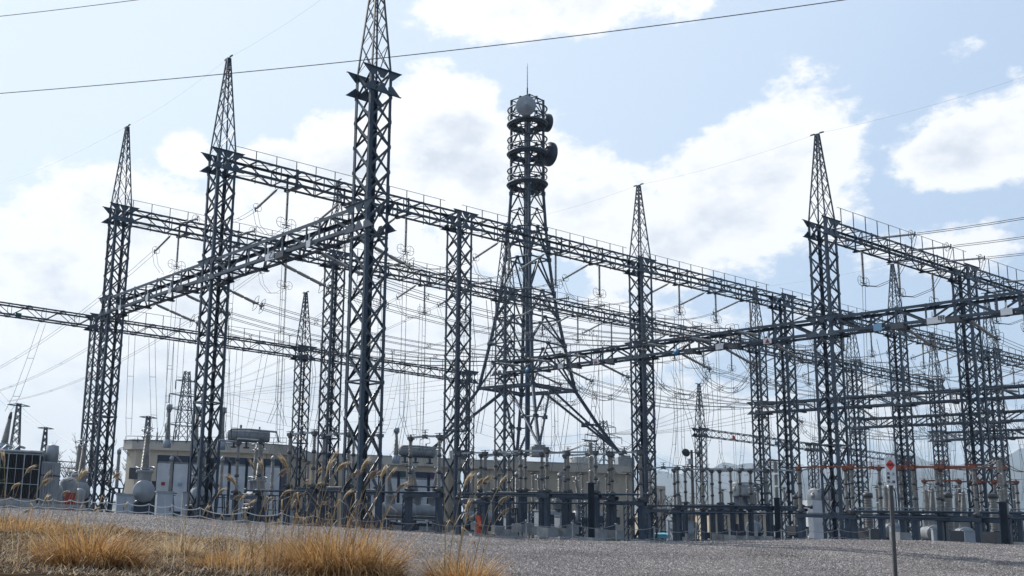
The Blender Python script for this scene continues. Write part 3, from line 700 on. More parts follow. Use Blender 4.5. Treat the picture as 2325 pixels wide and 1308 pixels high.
def bundle(name, path_fn, offs, label, cat, group, r=.019, spacer=0, mt=None):
    """a bundle of parallel conductors: children wire, spacer"""
    base = path_fn(Vector((0, 0, 0))); t_ = empty(name, base[0], 0, label, cat, group); o0 = base[0]
    mb = MB()
    for o_ in offs: mb.tube([p - o0 for p in path_fn(o_)], r * 1.05, 4, cap=False)
    w_ = mb.build('wire', mt or M_WIRE, t_)
    if spacer:
        mb = MB(); n_ = len(base)
        for k in range(1, spacer + 1):
            i_ = round(k * (n_ - 1) / (spacer + 1)); d = (base[min(i_ + 1, n_ - 1)] - base[i_ - 1]).normalized()
            for a in range(len(offs)):
                c = (a + 1) % len(offs)
                if c != a: mb.bar(path_fn(offs[a])[i_] - o0, path_fn(offs[c])[i_] - o0, .022, .03)
        mb.build('spacer', M_CAP, t_)
    return t_
POS3 = ('left', 'middle', 'right')
two = [Vector((0, 0, .0)), Vector((0, 0, -.3))]
def two_x(v): return [v * .2, v * -.2]
four = [Vector((0, 0, .2)), Vector((0, 0, -.2))]
def BN_(a, b2): return f"{ORD[a if b2 else a - 2]} bay of the {('front right', 'middle', 'rear')[b2]} railed girder"
for b2, amax in ((1, 6), (2, 6)):
    for a in range(0, amax):
        if (a, b2) not in SHORT or (a + 1, b2) not in SHORT: continue
        for j, f in enumerate((.25, .5, .75)):
            where = f'{POS3[j]} one in the {BN(a, b2)}'
            w2 = f'{POS3[j]} one, {BN(a, b2)}'
            top = G(a + f, b2, ZU - HB / 2 - .06)
            put(T3_, top, RZ, 'hanging twin-ring insulator, ' + where, 'hanging insulators under the upper girders')
            ring = top + Vector((0, 0, -2.95))
            # far side tension string (towards +B) and its line
            p = G(a + f, b2, ZU - HB / 2 + .1) + DB * CW / 2 - DA * .35
            tilt = R(16); put(T1_, p, math.atan2(DB.y, DB.x), 'far-side tension insulator, ' + where, 'sloping insulators behind the upper girders', tilt)
            e_ = p + DB * 3.35 * math.cos(tilt) - Vector((0, 0, 3.35 * math.sin(tilt)))
            if b2 == 1:
                q = G(a + f, 2, ZU + .1) - DB * (CW / 2) - DA * .35; tl2 = R(-2)
                put(T1_, q, math.atan2(-DB.y, -DB.x), 'near-side tension insulator, ' + f'{POS3[j]} one in the {BN(a, 2)}', 'near-side insulators on the rear girders', R(4))
                e2 = q - DB * 3.3 - Vector((0, 0, .2)); sg_ = .75
            else:
                e2 = G(a + f, 2, EYE + 15) + DB * 75 - DA * .35; sg_ = 2.2
                if a > 0: e2 = Vector((at(1370, 985, 330) - Vector((0, 0, 0)))) if a > 3 else at(408 + j * 8, 880 + 10 * a, 285)
            fn = lambda o_, e_=e_, e2=e2, sg_=sg_: sag(e_ + o_, e2 + o_, sg_)
            bundle('line_conductor', fn, two_x(DA), f'overhead twin line, {w2}', 'power line', 'conductors strung between the girders', .02, 3)
            # jumper from the tension string down to the ring
            jp = lambda o_, e_=e_, ring=ring: [e_ + o_, e_.lerp(ring, .12) + o_ - Vector((0, 0, 1.0)), e_.lerp(ring, .42) + o_ - Vector((0, 0, 1.35)), e_.lerp(ring, .78) + o_ - Vector((0, 0, .75)), ring + o_]
            bundle('jumper_loop', jp, two_x(DA), f'short twin jumper behind the girder, {w2}', 'jumper wire', 'jumpers behind the upper girders', .018, 1)
            # dropper to the switchgear
            zlow = EYE + 6.3 if b2 == 1 else EYE + 5.4
            sp_ = zlow + 1.7
            bot = Vector((ring.x, ring.y, sp_))
            t_ = empty('dropper', ring, 0, f'fork-ended twin dropper, {w2}', 'dropper wire', 'droppers hanging from the ring insulators'); mb = MB()
            for s_ in (-1, 1):
                o_ = DA * .2 * s_; mb.tube([o_, o_ + (bot - ring)], .017, 4, cap=False)
                pts = [(bot - ring) + o_, (bot - ring) + o_ * 1.5 + DA * .1 * s_ - Vector((0, 0, .7)), (bot - ring) + DA * .8 * s_ - Vector((0, 0, 1.7))]; mb.tube(pts, .016, 4, cap=False)
                pts = [(bot - ring) + o_, (bot - ring) - o_ * .6 - Vector((0, 0, .7)), (bot - ring) - DA * .55 * s_ - Vector((0, 0, 1.7))]; mb.tube(pts, .016, 4, cap=False)
            mb.build('wire', M_WIRE, t_); mb = MB(); z = -2.2
            while z > (bot - ring).z: mb.bar(DA * -.2 + Vector((0, 0, z)), DA * .2 + Vector((0, 0, z)), .03, .03); z -= 3.1
            mb.build('spacer', M_CAP, t_)
# nearer lines of the right-hand bays (towards the camera side)
for a in (2, 3):
    for j, f in enumerate((.25, .5, .75)):
        where = f'{POS3[j]} one in the {BN(a, 0)}'
        top = G(a + f, 0, ZU - HB / 2 - .06); ring = top + Vector((0, 0, -2.95))
        put(T3_, top, RZ, 'hanging twin-ring insulator, ' + where, 'hanging insulators under the upper girders')
        p = G(a + f, 0, ZU + .15) - DB * CW / 2 + DA * .3
        put(T1_, p, math.atan2(-DB.y, -DB.x), 'near-side tension insulator, ' + where, 'insulators on the front right girder', R(5))
        e_ = p - DB * 3.35 - Vector((0, 0, .3)); e2 = p - DB * 46 + Vector((0, 0, 3.0))
        bundle('line_conductor', lambda o_, e_=e_, e2=e2: sag(e_ + o_, e2 + o_, 1.6), [DA * .2 + Vector((0, 0, .12)), DA * -.2 + Vector((0, 0, -.12))], f'right-going twin line, {where}', 'power line', 'conductors strung between the girders', .022, 5)
        jp = lambda o_, e_=e_, ring=ring: [e_ + o_, e_.lerp(ring, .1) + o_ - Vector((0, 0, 1.0)), e_.lerp(ring, .4) + o_ - Vector((0, 0, 1.9)), e_.lerp(ring, .75) + o_ - Vector((0, 0, 1.1)), ring + o_]
        bundle('jumper_loop', jp, two_x(DA), f'sagging twin jumper, {where}', 'jumper wire', 'jumpers under the front right girder', .022, 1)
        bot = ring + DB * .5 - Vector((0, 0, ring.z - EYE - 5.2))
        bundle('dropper', lambda o_, ring=ring, bot=bot: [ring + o_, (ring + bot) / 2 + o_, bot + o_], two_x(DA), f'vertical twin dropper, {where}', 'dropper wire', 'droppers hanging from the ring insulators', .017, 3)
# busbars of stranded cable between the lower girders
FB = {0: (.13, .36, .60, 1.08, 1.36, 1.65), 2: (.30, .55, .80, 1.32, 1.58, 1.82)}
def bus(a0, a1, b0s, b1s, tag_, nm0):
    for j, (b0, b1) in enumerate(zip(b0s, b1s)):
        p = G(a0, b0, ZL - .45) + DA * (CW / 2); q = G(a1, b1, ZL - .1) - DA * (CW / 2); d = (q - p); d.z = 0; d.normalize()
        tl = R(13); rz = math.atan2(d.y, d.x)
        put(T2_, p, rz, f'thick sloping insulator, {ORD[j]} from the near end, right side of {nm0[0]}', 'insulators on the lower girders', tl)
        put(T2_, q, rz + math.pi, f'thick level insulator, {ORD[j]} from the near end, left side of {nm0[1]}', 'insulators on the lower girders', R(3))
        e1 = p + d * 4.3 * math.cos(tl) - Vector((0, 0, 4.3 * math.sin(tl))); e2 = q - d * 4.3 - Vector((0, 0, .25))
        n_ = Vector((-d.y, d.x, 0)) * .2
        bundle('bus_conductor', lambda o_, e1=e1, e2=e2: sag(e1 + o_, e2 + o_, 1.1, 20), [n_ + Vector((0, 0, .2)), n_ - Vector((0, 0, .2)), -n_ + Vector((0, 0, .2)), -n_ - Vector((0, 0, .2))],
               f'four-wire bus conductor, {ORD[j]} from the near end, {tag_}', 'power line', 'bus conductors between the lower girders', .02, 5)
        ENDS.setdefault(a0, {})[j] = (e1, n_); ENDS2.setdefault(a1, {})[j] = (e2, n_)
        for w3, fr in (('left', .2 + .07 * (j % 3)), ('right', .72 - .06 * (j % 2))):
            mid = e1.lerp(e2, fr) - Vector((0, 0, 1.1)); bot = mid + DB * .8; bot.z = EYE + 5.6
            bundle('dropper', lambda o_, mid=mid, bot=bot: [mid + o_, mid.lerp(bot, .25) + o_ + d * .5, mid.lerp(bot, .6) + o_ + d * .45, bot + o_], [n_, -n_], f'{w3} twin dropper on the {ORD[j]} bus conductor {tag_}', 'dropper wire', 'droppers from the bus conductors', .017, 2)
ENDS, ENDS2 = {}, {}
bus(0, 2, FB[0], FB[2], 'between the left and centre lower girders', ('the left lower girder', 'the centre lower girder'))
bus(2, 4, FB[2], FB[2], 'between the centre and far-right lower girders', ('the centre lower girder', 'the far-right lower girder'))
for j, b0 in enumerate((-.3, -.55, -.8)):
    p = G(2, b0, ZL - .45) + DA * CW / 2; put(T2_, p, RZ, f'thick sloping insulator by the lettered plate pair, {POS3[j]} one of three', 'insulators on the lower girders', R(13))
    e1 = p + DA * 4.2 - Vector((0, 0, .97)); e2 = G(4, b0, ZL) - DA * 4
    bundle('bus_conductor', lambda o_, e1=e1, e2=e2: sag(e1 + o_, e2 + o_, 1.2, 20), [DB * .2, DB * -.2, Vector((0, 0, .35))], f'bus conductor behind the near right girder, {ORD[j]} from the tall right spire', 'power line', 'bus conductors between the lower girders', .02, 5)
bus(4, 6, [.3, .55, .8, 1.3, 1.6, 1.85], [1.3, 1.4, 1.5, 1.6, 1.75, 1.9], 'beyond the far-right lower girder', ('the far-right lower girder', 'the most distant lower girder'))
for a in (2, 4):
    for j in range(6):
        (e2, n2), (e1, n1) = ENDS2[a][j], ENDS[a][j]; dp = 2.9 + .25 * (j % 3)
        bundle('jumper_loop', lambda o_, e1=e1, e2=e2, dp=dp: [e2 + o_ + (e1 - e2) * t_ - Vector((0, 0, dp * (1 - abs(2 * t_ - 1) ** 2.6))) for t_ in [i / 14 for i in range(15)]], [n1 + Vector((0, 0, .2)), n1 - Vector((0, 0, .2)), -n1 + Vector((0, 0, .2)), -n1 - Vector((0, 0, .2))],
               f'deep U-shaped jumper under the {"centre" if a == 2 else "far-right"} lower girder, {ORD[j]} from its near end', 'jumper wire', 'deep jumpers under the lower girders', .02, 3)
# earth wires along the spires
EW = [((0, 0), (0, 1), 'from the second peaked column up to the cut-off spire'), ((0, 1), (0, 2), 'between the two left spires'), ((2, 0), (2, 1), 'from the slender spire to the tall right spire'), ((2, 1), (2, 2), 'from the slender spire left past the telecom tower'),
      ((2, 0), (2, -1), 'rising from the tall right spire to the right edge'), ((4, 1), (4, 2), 'between two far spires near the warning sign'), ((5, 1), (5, 2), 'between the far spires at the right edge')]
for p, q, lb in EW:
    a, c = G(*p, ZA + .15), G(*q, ZA + .15); mb = MB(); mb.tube([x - a for x in sag(a, c, .35, 12)], .0055, 4, cap=False); o = mb.build('earth_wire', M_WIRE, None); o.location = a; tag(o, 'very thin earth wire ' + lb, 'earth wire', 'earth wires between the spires')
a = G(0, 2, ZA + .15); mb = MB(); mb.tube([x - a for x in sag(a, at(-60, 432, 150), .8, 12)], .012, 4, cap=False); o = mb.build('earth_wire', M_WIRE); o.location = a; tag(o, 'very thin earth wire from the leftmost spire down to the left edge', 'earth wire', 'earth wires between the spires')
def cable(pts, r, label, mt=M_CABLE):
    a = pts[0]; mb = MB(); mb.tube([p - a for p in pts], r, 6, cap=False); o = mb.build('overhead_cable', mt); o.location = a; return tag(o, label, 'cable', 'dark cables crossing the sky in front')
def curve_px(lst, d0, d1, n_=40):
    us_ = np.linspace(lst[0][0], lst[-1][0], n_); cf = np.polyfit([q[0] for q in lst], [q[1] for q in lst], min(3, len(lst) - 1))
    return [at(u, float(np.polyval(cf, u)), d0 + (d1 - d0) * (u - lst[0][0]) / (lst[-1][0] - lst[0][0])) for u in us_]
cable(curve_px([(-150, 223), (0, 213), (510, 168), (900, 128), (1250, 88), (1600, 44), (1920, 0), (2100, -28)], 30, 22), .011, 'long dark cable rising across the sky from the left edge to the top right')
cable(curve_px([(-100, 47), (0, 37), (310, 0), (420, -14)], 30, 29), .0095, 'short dark cable in the top left corner')

rq = random.Random(31); kk = 0; NM = ('left', 'middle', 'right')
for a_, bs in ((2, (-.62, -.38, -.15, .12, .42, .68, .9, 1.2, 1.45, 1.7)), (4, (.1, .3, .5, .7, .9, 1.15, 1.4, 1.65, 1.85)), (5, (.45, .7, .9, 1.15, 1.4, 1.65, 1.85)), (6, (1.1, 1.35, 1.6, 1.85))):
    for i_, b0 in enumerate(bs):
        a = G(a_, b0, ZL - HL / 2) + DA * rq.uniform(.9, 2.2); c = a + DA * rq.uniform(-.5, 3.5) + DB * rq.uniform(-1.5, 1.5); c.z = EYE + rq.uniform(4.6, 6.5); a.z -= rq.uniform(.2, 1.2); bw_ = rq.uniform(.3, 1.6)
        bundle('dropper', lambda o_, a=a, c=c, bw_=bw_: [a + o_, a.lerp(c, .2) + o_ + DA * bw_ * .5, a.lerp(c, .5) + o_ + DA * bw_, a.lerp(c, .8) + o_ + DA * bw_ * .8, c + o_ * .8], [DB * .22, DB * -.22], f'bowed twin dropper, {ORD[i_] if i_ < 9 else "tenth"} from the near end of the {("centre", "", "far-right", "next", "most distant")[a_ - 2]} lower girder', 'dropper wire', 'bowed droppers under the lower girders', .018, 3)
gi = [0]
for (u, v, d, ub, vb, db) in ((96, 735, 91, 18, 934, 84), (300, 760, 94, 292, 988, 100), (345, 768, 95, 352, 975, 104), (388, 775, 96, 384, 917, 102), (412, 778, 96, 402, 960, 104), (545, 790, 99, 530, 1010, 100), (602, 800, 100, 560, 990, 98),
                              (640, 815, 102, 636, 1010, 96), (735, 828, 104, 724, 990, 90), (900, 850, 106, 868, 985, 92), (930, 852, 106, 948, 1000, 88), (960, 690, 96, 952, 1000, 90), (510, 690, 88, 520, 1000, 98)):
    a, c = at(u, v, d), at(ub, vb, db); gi[0] += 1
    bundle('dropper', lambda o_, a=a, c=c: [a + o_, a.lerp(c, .35) + o_ - Vector((0, 0, .5)), a.lerp(c, .75) + o_ - Vector((0, 0, .7)), c + o_ * .8], [Vector((.28, 0, 0)), Vector((-.28, 0, 0))], f'loosely curving twin dropper on the left, {ORD[gi[0] - 1] if gi[0] < 10 else ("tenth", "eleventh", "twelfth", "thirteenth")[gi[0] - 10]} in the loose series behind the left columns', 'dropper wire', 'loose droppers behind the left columns', .017, 2)
# ------------------------------------------------------------------ placards on the girders
def text_mesh(body, size, mt, ext=.004):
    cu = bpy.data.curves.new('lettering', 'FONT'); cu.body = body; cu.size = size; cu.extrude = ext; cu.align_x = 'CENTER'; cu.align_y = 'CENTER'; cu.offset = size * .012
    o = bpy.data.objects.new('tmp', cu); col.objects.link(o); dg = bpy.context.evaluated_depsgraph_get(); dg.update()
    me_ = bpy.data.meshes.new_from_object(o.evaluated_get(dg)); bpy.data.objects.remove(o); me_.materials.clear(); me_.materials.append(mt); return me_
def lettering(body, size, mt, parent, loc):
    o = bpy.data.objects.new('lettering', text_mesh(body, size, mt)); col.objects.link(o); o.parent = parent; o.location = loc; o.rotation_euler = (R(90), 0, 0); return o
RB = math.atan2(-DB.y, -DB.x)   # girders along B, faces towards the camera
def placard(a, b2, kind, label, dz=0):
    p = G(a, b2, ZL - HL / 2 + .1 + dz) - DA * (CW / 2 + .16)
    t_ = empty('placard', p, RB, label, 'plate', 'plates hung on the lower girders')
    fn_ = -.02
    if kind in ('white', 'white_dark', 'tri', 'kou', 'otsu'):
        W_, H2_ = (.42, .42) if a == 0 else (.7, .46)
        mb = MB(); mb.box((0, 0, 0), (W_, .03, H2_)); mb.box((0, .05, .35), (.07, .05, .6)); mb.build('panel', M_SIGNW, t_)
        if kind == 'tri':
            mb = MB(); mb.poly([(-.2, fn_, -.17), (.2, fn_, -.17), (0, fn_, .19)], UB, .012); mb.build('red_triangle', M_RED, t_)
        if kind in ('kou', 'otsu'):
            mb = MB(); mb.box((W_ / 2 + .26, -.0, .04), (.5, .04, .52)); c = mb.build('panel', M_SIGNW, t_)
            lettering('甲' if kind == 'kou' else '乙', .5, M_INK, t_, (W_ / 2 + .26, -.026, .04))
    elif kind == 'blue':
        mb = MB(); mb.lathe([(0, 0), (0, .27), (.04, .27), (.04, 0)], (0, 0, 0), (0, -1, 0), 20); mb.box((0, .05, .35), (.07, .05, .5)); mb.build('disc', M_SIGNB, t_)
    elif kind == 'lblue':
        mb = MB(); mb.box((0, 0, 0), (.6, .03, .52)); mb.box((0, .05, .35), (.07, .05, .5)); mb.build('panel', M_SIGNLB, t_)
    elif kind == 'dark':
        mb = MB(); mb.box((0, 0.2, -.1), (.9, .5, .35)); mb.build('bracket_box', M_CAP, t_)
    return t_
def bat(u, a=2):   # fraction b of the lower girder at photo column u
    best = min(np.linspace(-1, 2, 1201), key=lambda b_: abs(px(G(a, b_, ZL - .5) - DA * CW / 2)[0] - u)); return float(best)
def px(p):
    x, y, z = p.x, p.y, p.z - EYE; c, s_ = math.cos(PITCH), math.sin(PITCH); zc = y * c + z * s_; yc = -y * s_ + z * c
    X = F * x / zc; Y = -F * yc / zc; return CX + math.cos(ROLL) * X - math.sin(ROLL) * Y, CY + math.sin(ROLL) * X + math.cos(ROLL) * Y
for a, u, k, lb in ((0, 612, 'otsu', 'small white plate with one black character, between the two left nearest columns'), (0, 705, 'white', 'pale blank plate on the left girder close to the tallest column'),
                    (0, 640, 'dark', 'dark bracket box under the left girder beside the lettered plate'), (0, 390, 'white', 'small pale plate on the left girder nearest the second column'), (0, 338, 'white', 'pale plate at the middle of the far left girder half'),
                    (0, 384 + 30, 'dark', 'dark bracket box under the far half of the left girder'), (0, 276, 'white', 'pale plate close to the leftmost peaked column'),
                    (2, 1200, 'blue', 'small blue disc at the far end of the centre girder'), (2, 1275, 'white', 'blank white plate between the telecom tower legs and the red triangle'), (2, 1356, 'tri', 'white plate with a small red triangle left of the slender spire column'),
                    (2, 1306, 'dark', 'dark bracket box beside the far blank white plate'), (2, 1388, 'dark', 'dark bracket box right of the far red triangle'), (2, 1537, 'blue', 'blue disc right of the slender spire column'),
                    (2, 1566, 'dark', 'dark bracket box right of the blue disc'), (2, 1636, 'white', 'blank white plate midway between slender and tall right spires'), (2, 1668, 'dark', 'dark bracket box right of the midway blank plate'),
                    (2, 1745, 'tri', 'white plate with a red triangle left of the tall right spire'), (2, 1995, 'lblue', 'light blue plate right of the tall right spire'), (2, 2040, 'dark', 'dark bracket box right of the light blue plate'),
                    (2, 2118, 'kou', 'white plate pair with one bold black character'), (2, 2165, 'dark', 'dark bracket box right of the lettered plate pair'), (2, 2288, 'white', 'blank white plate close to the right edge')):
    placard(a, bat(u, a), k, lb)

# ------------------------------------------------------------------ buildings
def building(p0, p1, depth, zt, label, wallm=M_BEIGE, fas=.95, over=.35, base=None, parts=()):
    """p0 -> p1: left and right end of the front wall seen from the camera"""
    base = BASE - .5 if base is None else base; d = p1 - p0; d.z = 0; L = d.length; rz = math.atan2(d.y, d.x)
    t_ = empty('building', Vector((p0.x, p0.y, base)), rz, label, 'building'); h = zt - base
    mb = MB(); c_ = min(1.6, L * .1)   # chamfered corners
    ring = [(c_, 0), (L - c_, 0), (L, c_), (L, depth - c_), (L - c_, depth), (c_, depth), (0, depth - c_), (0, c_)]
    mb.add([(x, y, 0) for x, y in ring] + [(x, y, h - fas) for x, y in ring], [(i, (i + 1) % 8, 8 + (i + 1) % 8, 8 + i) for i in range(8)]); mb.build('wall', wallm, t_)
    if fas:
        mb = MB(); r2 = [(x + (over if x > L / 2 else -over), y + (over if y > depth / 2 else -over)) for x, y in ring]
        mb.add([(x, y, h - fas) for x, y in r2] + [(x, y, h) for x, y in r2], [(i, (i + 1) % 8, 8 + (i + 1) % 8, 8 + i) for i in range(8)] + [tuple(range(7, -1, -1)), tuple(range(8, 16))]); rf = mb.build('roof', M_FASCIA, t_)
        mb = MB(); mb.add([(x * 1.0 + (.04 if x > L / 2 else -.04), y + (.04 if y > depth / 2 else -.04), h) for x, y in r2] + [(x + (.04 if x > L / 2 else -.04), y + (.04 if y > depth / 2 else -.04), h + .08) for x, y in r2], [(i, (i + 1) % 8, 8 + (i + 1) % 8, 8 + i) for i in range(8)] + [tuple(range(8, 16))]); mb.build('coping', M_WHITE, rf)
    for (k, x, z, w_, hh, mt) in parts:
        mb = MB(); mb.box((x, -.02, z), (w_, .1, hh)); mb.build(k, mt, t_)
    mb = MB(); x = 3.0
    while x < L - 1: mb.box((x, -.012, (h - fas) / 2), (.03, .03, h - fas - .02)); x += 3.2
    mb.build('panel_joint', M_CAP, t_)['kind'] = 'stuff'
    return t_
def atz(u, v, d): return at(u, v, d)
p0 = at(1052, 1049, 122); p1 = at(1440, 1058, 118)
building(p0, p1, 20, p1.z, 'big beige building with a flat roof band below the telecom tower', parts=(('door', 4, 1.6, 1.2, 2.4, M_DARK), ('vent_panel', 11.5, 5.0, 1.6, .5, M_FASCIA)))
q0 = at(700, 1040, 124); q1 = at(1050, 1044, 123)
building(q0, q1, 16, q1.z, 'beige building wing behind the white panelled enclosure in the middle', parts=(('door', 5, 1.6, 1.2, 2.4, M_DARK),))
q0 = at(278, 1006, 112); q1 = at(652, 1011, 108)
building(q0, q1, 14, q1.z, 'beige building with a thick roof band behind the white enclosure on the left', parts=(('window', 1.6, 5.0, 1.2, 1.2, M_GLASS), ('opening', 4.1, 2.5, 1.0, 3.6, M_DARK)))
q0 = at(1612, 1160, 128); q1 = at(1742, 1163, 127)
building(q0, q1, 8, q1.z, 'low beige shed behind the right middle switchgear', fas=.3, parts=(('window', 3.5, 1.9, .9, .7, M_GLASS),))
q0 = at(1478, 1104, 150); q1 = at(1512, 1104, 150)
building(q0, q1, 6, q1.z, 'small grey box building right of the slender spire column', M_FASCIA, fas=0)
q0 = at(1455, 1172, 145); q1 = at(1500, 1172, 145); building(q0, q1, 5, q1.z, 'low beige hut behind the foot of the slender spire column', fas=.3)
q0 = at(1835, 1135, 120); q1 = at(1930, 1139, 119); building(q0, q1, 7, q1.z, 'grey windowless block behind the foot of the tall right spire column', M_ENCL, fas=0)
q0 = at(1280 - 235, 1022, 135); q1 = at(1280 - 205, 1022, 135)
building(at(1030, 1021, 128), at(1062, 1022, 128), 3, at(1030, 1021, 128).z, 'small dark rooftop housing left of the telecom tower', M_CAP, fas=0, base=at(1030, 1050, 128).z)
building(at(1308, 1037, 124), at(1350, 1038, 124), 3, at(1308, 1037, 124).z, 'pale rooftop housing between the right legs of the telecom tower', M_FASCIA, fas=0, base=at(1308, 1052, 124).z + .1)
# roof railing of the left building
t_ = empty('roof_railing', at(285, 1003, 111.5), math.atan2(-4, 37), 'thin railing along the roof edge of the left building', 'railing')
a = at(285, 1003, 111.5); c = at(650, 1008, 107.6); mb = MB()
for dz in (0.0, .45): mb.tube([Vector((0, 0, .15 + dz)), c - a + Vector((0, 0, .15 + dz))], .03, 5)
mb.build('rail', M_STEEL, t_); mb = MB()
for k in range(14): q = (c - a) * (k / 13); mb.bar(q - Vector((0, 0, .1)), q + Vector((0, 0, .62)), .045, .045)
mb.build('post', M_STEEL, t_)['kind'] = 'stuff'; t_.rotation_euler = (0, 0, 0)

# sound enclosures of the transformers
def enclosure(u0, u1, v0, d, n_, label, cols=(M_BLUE,), hz=None, depth=5):
    p0, p1 = at(u0, v0, d), at(u1, v0, d - 1); dd = p1 - p0; L = math.hypot(dd.x, dd.y); h = p0.z - BASE
    t_ = empty('transformer_enclosure', Vector((p0.x, p0.y, BASE)), math.atan2(dd.y, dd.x), label, 'transformer'); w_ = L / n_
    for k in range(n_):
        mb = MB(); mb.box((w_ * (k + .5), depth / 2, h * .43 + .5), (w_ - .28, depth, h * .86 - .6)); mb.build('panel', M_ENCL, t_)
        mb = MB(); mb.box((w_ * (k + .5), depth / 2, h * .93), (w_ - .28, depth, h * .13)); mb.build('top_band', cols[k % len(cols)], t_)
        mb = MB(); mb.box((w_ * (k + .5), -.03, h * .55), (.35, .05, .3)); mb.build('sign', M_SIGNLB if k % 2 else M_RED, t_)
    mb = MB(); mb.box((L / 2, depth / 2 + .1, h / 2), (L, depth - .3, h - .05)); mb.build('frame', M_BLUE, t_)
    mb = MB(); mb.box((L / 2, depth / 2, .25), (L + .3, depth + .3, .5)); mb.build('plinth', M_CONC, t_)
PUR = mat('purple_band', (.05, .03, .11), .5); GRN = mat('green_band', (.02, .07, .08), .5)
enclosure(356, 470, 1032, 98, 3, 'pale blue-grey panelled transformer enclosure left of the second peaked column')
enclosure(484, 640, 1036, 97, 4, 'pale blue-grey panelled transformer enclosure right of the second peaked column')
enclosure(838, 1008, 1066, 104, 5, 'panelled transformer enclosure with purple and green top bands in the middle', (PUR, M_BLUE, GRN, M_BLUE))

# conservator tanks on the roofs and beside transformers
def conservator(c, L, r_, rz, label, mt=M_TANK, legs=1.2):
    t_ = empty('conservator_tank', c, rz, label, 'tank', 'oil conservator tanks'); mb = MB()
    mb.lathe([(0, 0), (0, r_ * .86), (.06, r_), (L - .06, r_), (L, r_ * .86), (L, 0)], (-L / 2, 0, 0), (L, 0, 0), 20)
    for x in np.linspace(-L / 2 + .3, L / 2 - .3, 5): mb.torus((x, 0, 0), (1, 0, 0), r_, .04, 20, 4)
    mb.build('tank_body', mt, t_)
    mb = MB(); mb.tube([(-L / 2, 0, r_ * .3), (-L / 2 + .3, -r_ * 1.05, r_ * .9), (0, -r_ * 1.05, r_ * 1.0), (L / 2 + .6, -r_ * 1.1, r_ * .8), (L / 2 + .9, -r_ * 1.1, -r_)], .1, 8)
    mb.tube([(-L * .2, 0, r_), (-L * .2, 0, r_ + .45)], .12, 8); mb.tube([(L * .25, 0, r_), (L * .25, 0, r_ + .35)], .08, 8); mb.build('pipe', mt, t_)
    mb = MB()
    for x in (-L * .35, -L * .05, L * .35): mb.box((x, 0, -r_ - legs / 2), (.2, r_ * 1.3, legs)); mb.box((x, 0, -r_ - legs + .05), (.6, r_ * 1.7, .1))
    mb.box((0, 0, -r_ - .06), (L * .9, r_ * 1.1, .12)); mb.build('support_frame', M_STEEL, t_)
    mb = MB(); mb.lathe([(0, 0), (0, .3), (.05, .3), (.05, 0)], (-L / 2, 0, 0), (-99, 0, 0), 14); mb.build('end_cover', mt, t_); return t_
conservator(at(565, 989, 103), 4.1, .55, R(4), 'long grey conservator tank above the left enclosure, beside the roof edge', legs=.7)
conservator(at(947, 1025, 108), 3.7, .5, R(4), 'long grey conservator tank above the middle enclosure', legs=.7)
conservator(at(1690, 1112, 132), 3.2, .85, R(20), 'round-ended conservator tank above the low beige shed', legs=1.6)
conservator(at(1868, 1127, 125), 3.2, .85, R(20), 'round-ended conservator tank just left of the tall right spire column', legs=1.6)
# tall grey bushings
def bushing(c, h, label, cap_=True, r0=.34, mt=M_CAP):
    t_ = empty('tall_bushing', c, 0, label, 'bushing', 'tall roof bushings'); mb = MB(); mb.ribs((0, 0, 0), (0, 0, h * .78), r0 * .8, r0, .13, 12, .48); mb.build('porcelain', M_PORC, t_)
    mb = MB(); mb.lathe([(h * .78, 0), (h * .78, r0 * .6), (h * .84, r0 * .7), (h * .84, r0 * .95), (h, r0 * .95), (h, 0)] if cap_ else [(h * .78, 0), (h * .78, r0 * .5), (h, r0 * .3), (h, 0)], (0, 0, 0), (0, 0, 1), 12); mb.build('cap', M_WHITE if cap_ else M_CAP, t_)
    mb = MB(); mb.lathe([(-.8, 0), (-.8, r0 * 1.2), (0, r0 * 1.2), (0, 0)], (0, 0, 0), (0, 0, 1), 12); mb.build('base', M_WHITE, t_); return t_
for (u, v0, v1, d, lb) in ((380, 998, 918, 103, 'tall capped grey bushing above the left enclosure, left of the second peaked column'), (444, 1000, 923, 102, 'tall capped grey bushing hidden behind the second peaked column'), (503, 1002, 925, 101, 'tall capped grey bushing close right of the second peaked column'),
                           (899, 1034, 972, 106, 'slim capped bushing left of the middle conservator tank')):
    a = at(u, v0, d); bushing(a, at(u, v1, d).z - a.z, lb, r0=.32)
a = at(10, 1006, 84); t_ = bushing(a, at(10, 934, 84).z - a.z, 'tapered pale bushing at the left edge above the black radiators', False, .34)
t_.rotation_euler = (0, R(7), 0)
for (u, v0, v1, d, lb) in ((356, 1000, 972, 106, 'small thin arrester rod left of the tall capped bushing'), (398, 998, 966, 106, 'small thin arrester rod right of the tall capped bushing')):
    a = at(u, v0, d); t_ = empty('arrester_rod', a, 0, lb, 'arrester', 'small rods above the left enclosure'); h = at(u, v1, d).z - a.z; mb = MB(); mb.ribs((0, 0, 0), (0, 0, h * .7), .07, .11, .09, 8); mb.build('porcelain', M_PORC, t_); mb = MB(); mb.tube([(0, 0, h * .7), (0, 0, h)], .03, 6); mb.build('tip', M_CAP, t_)
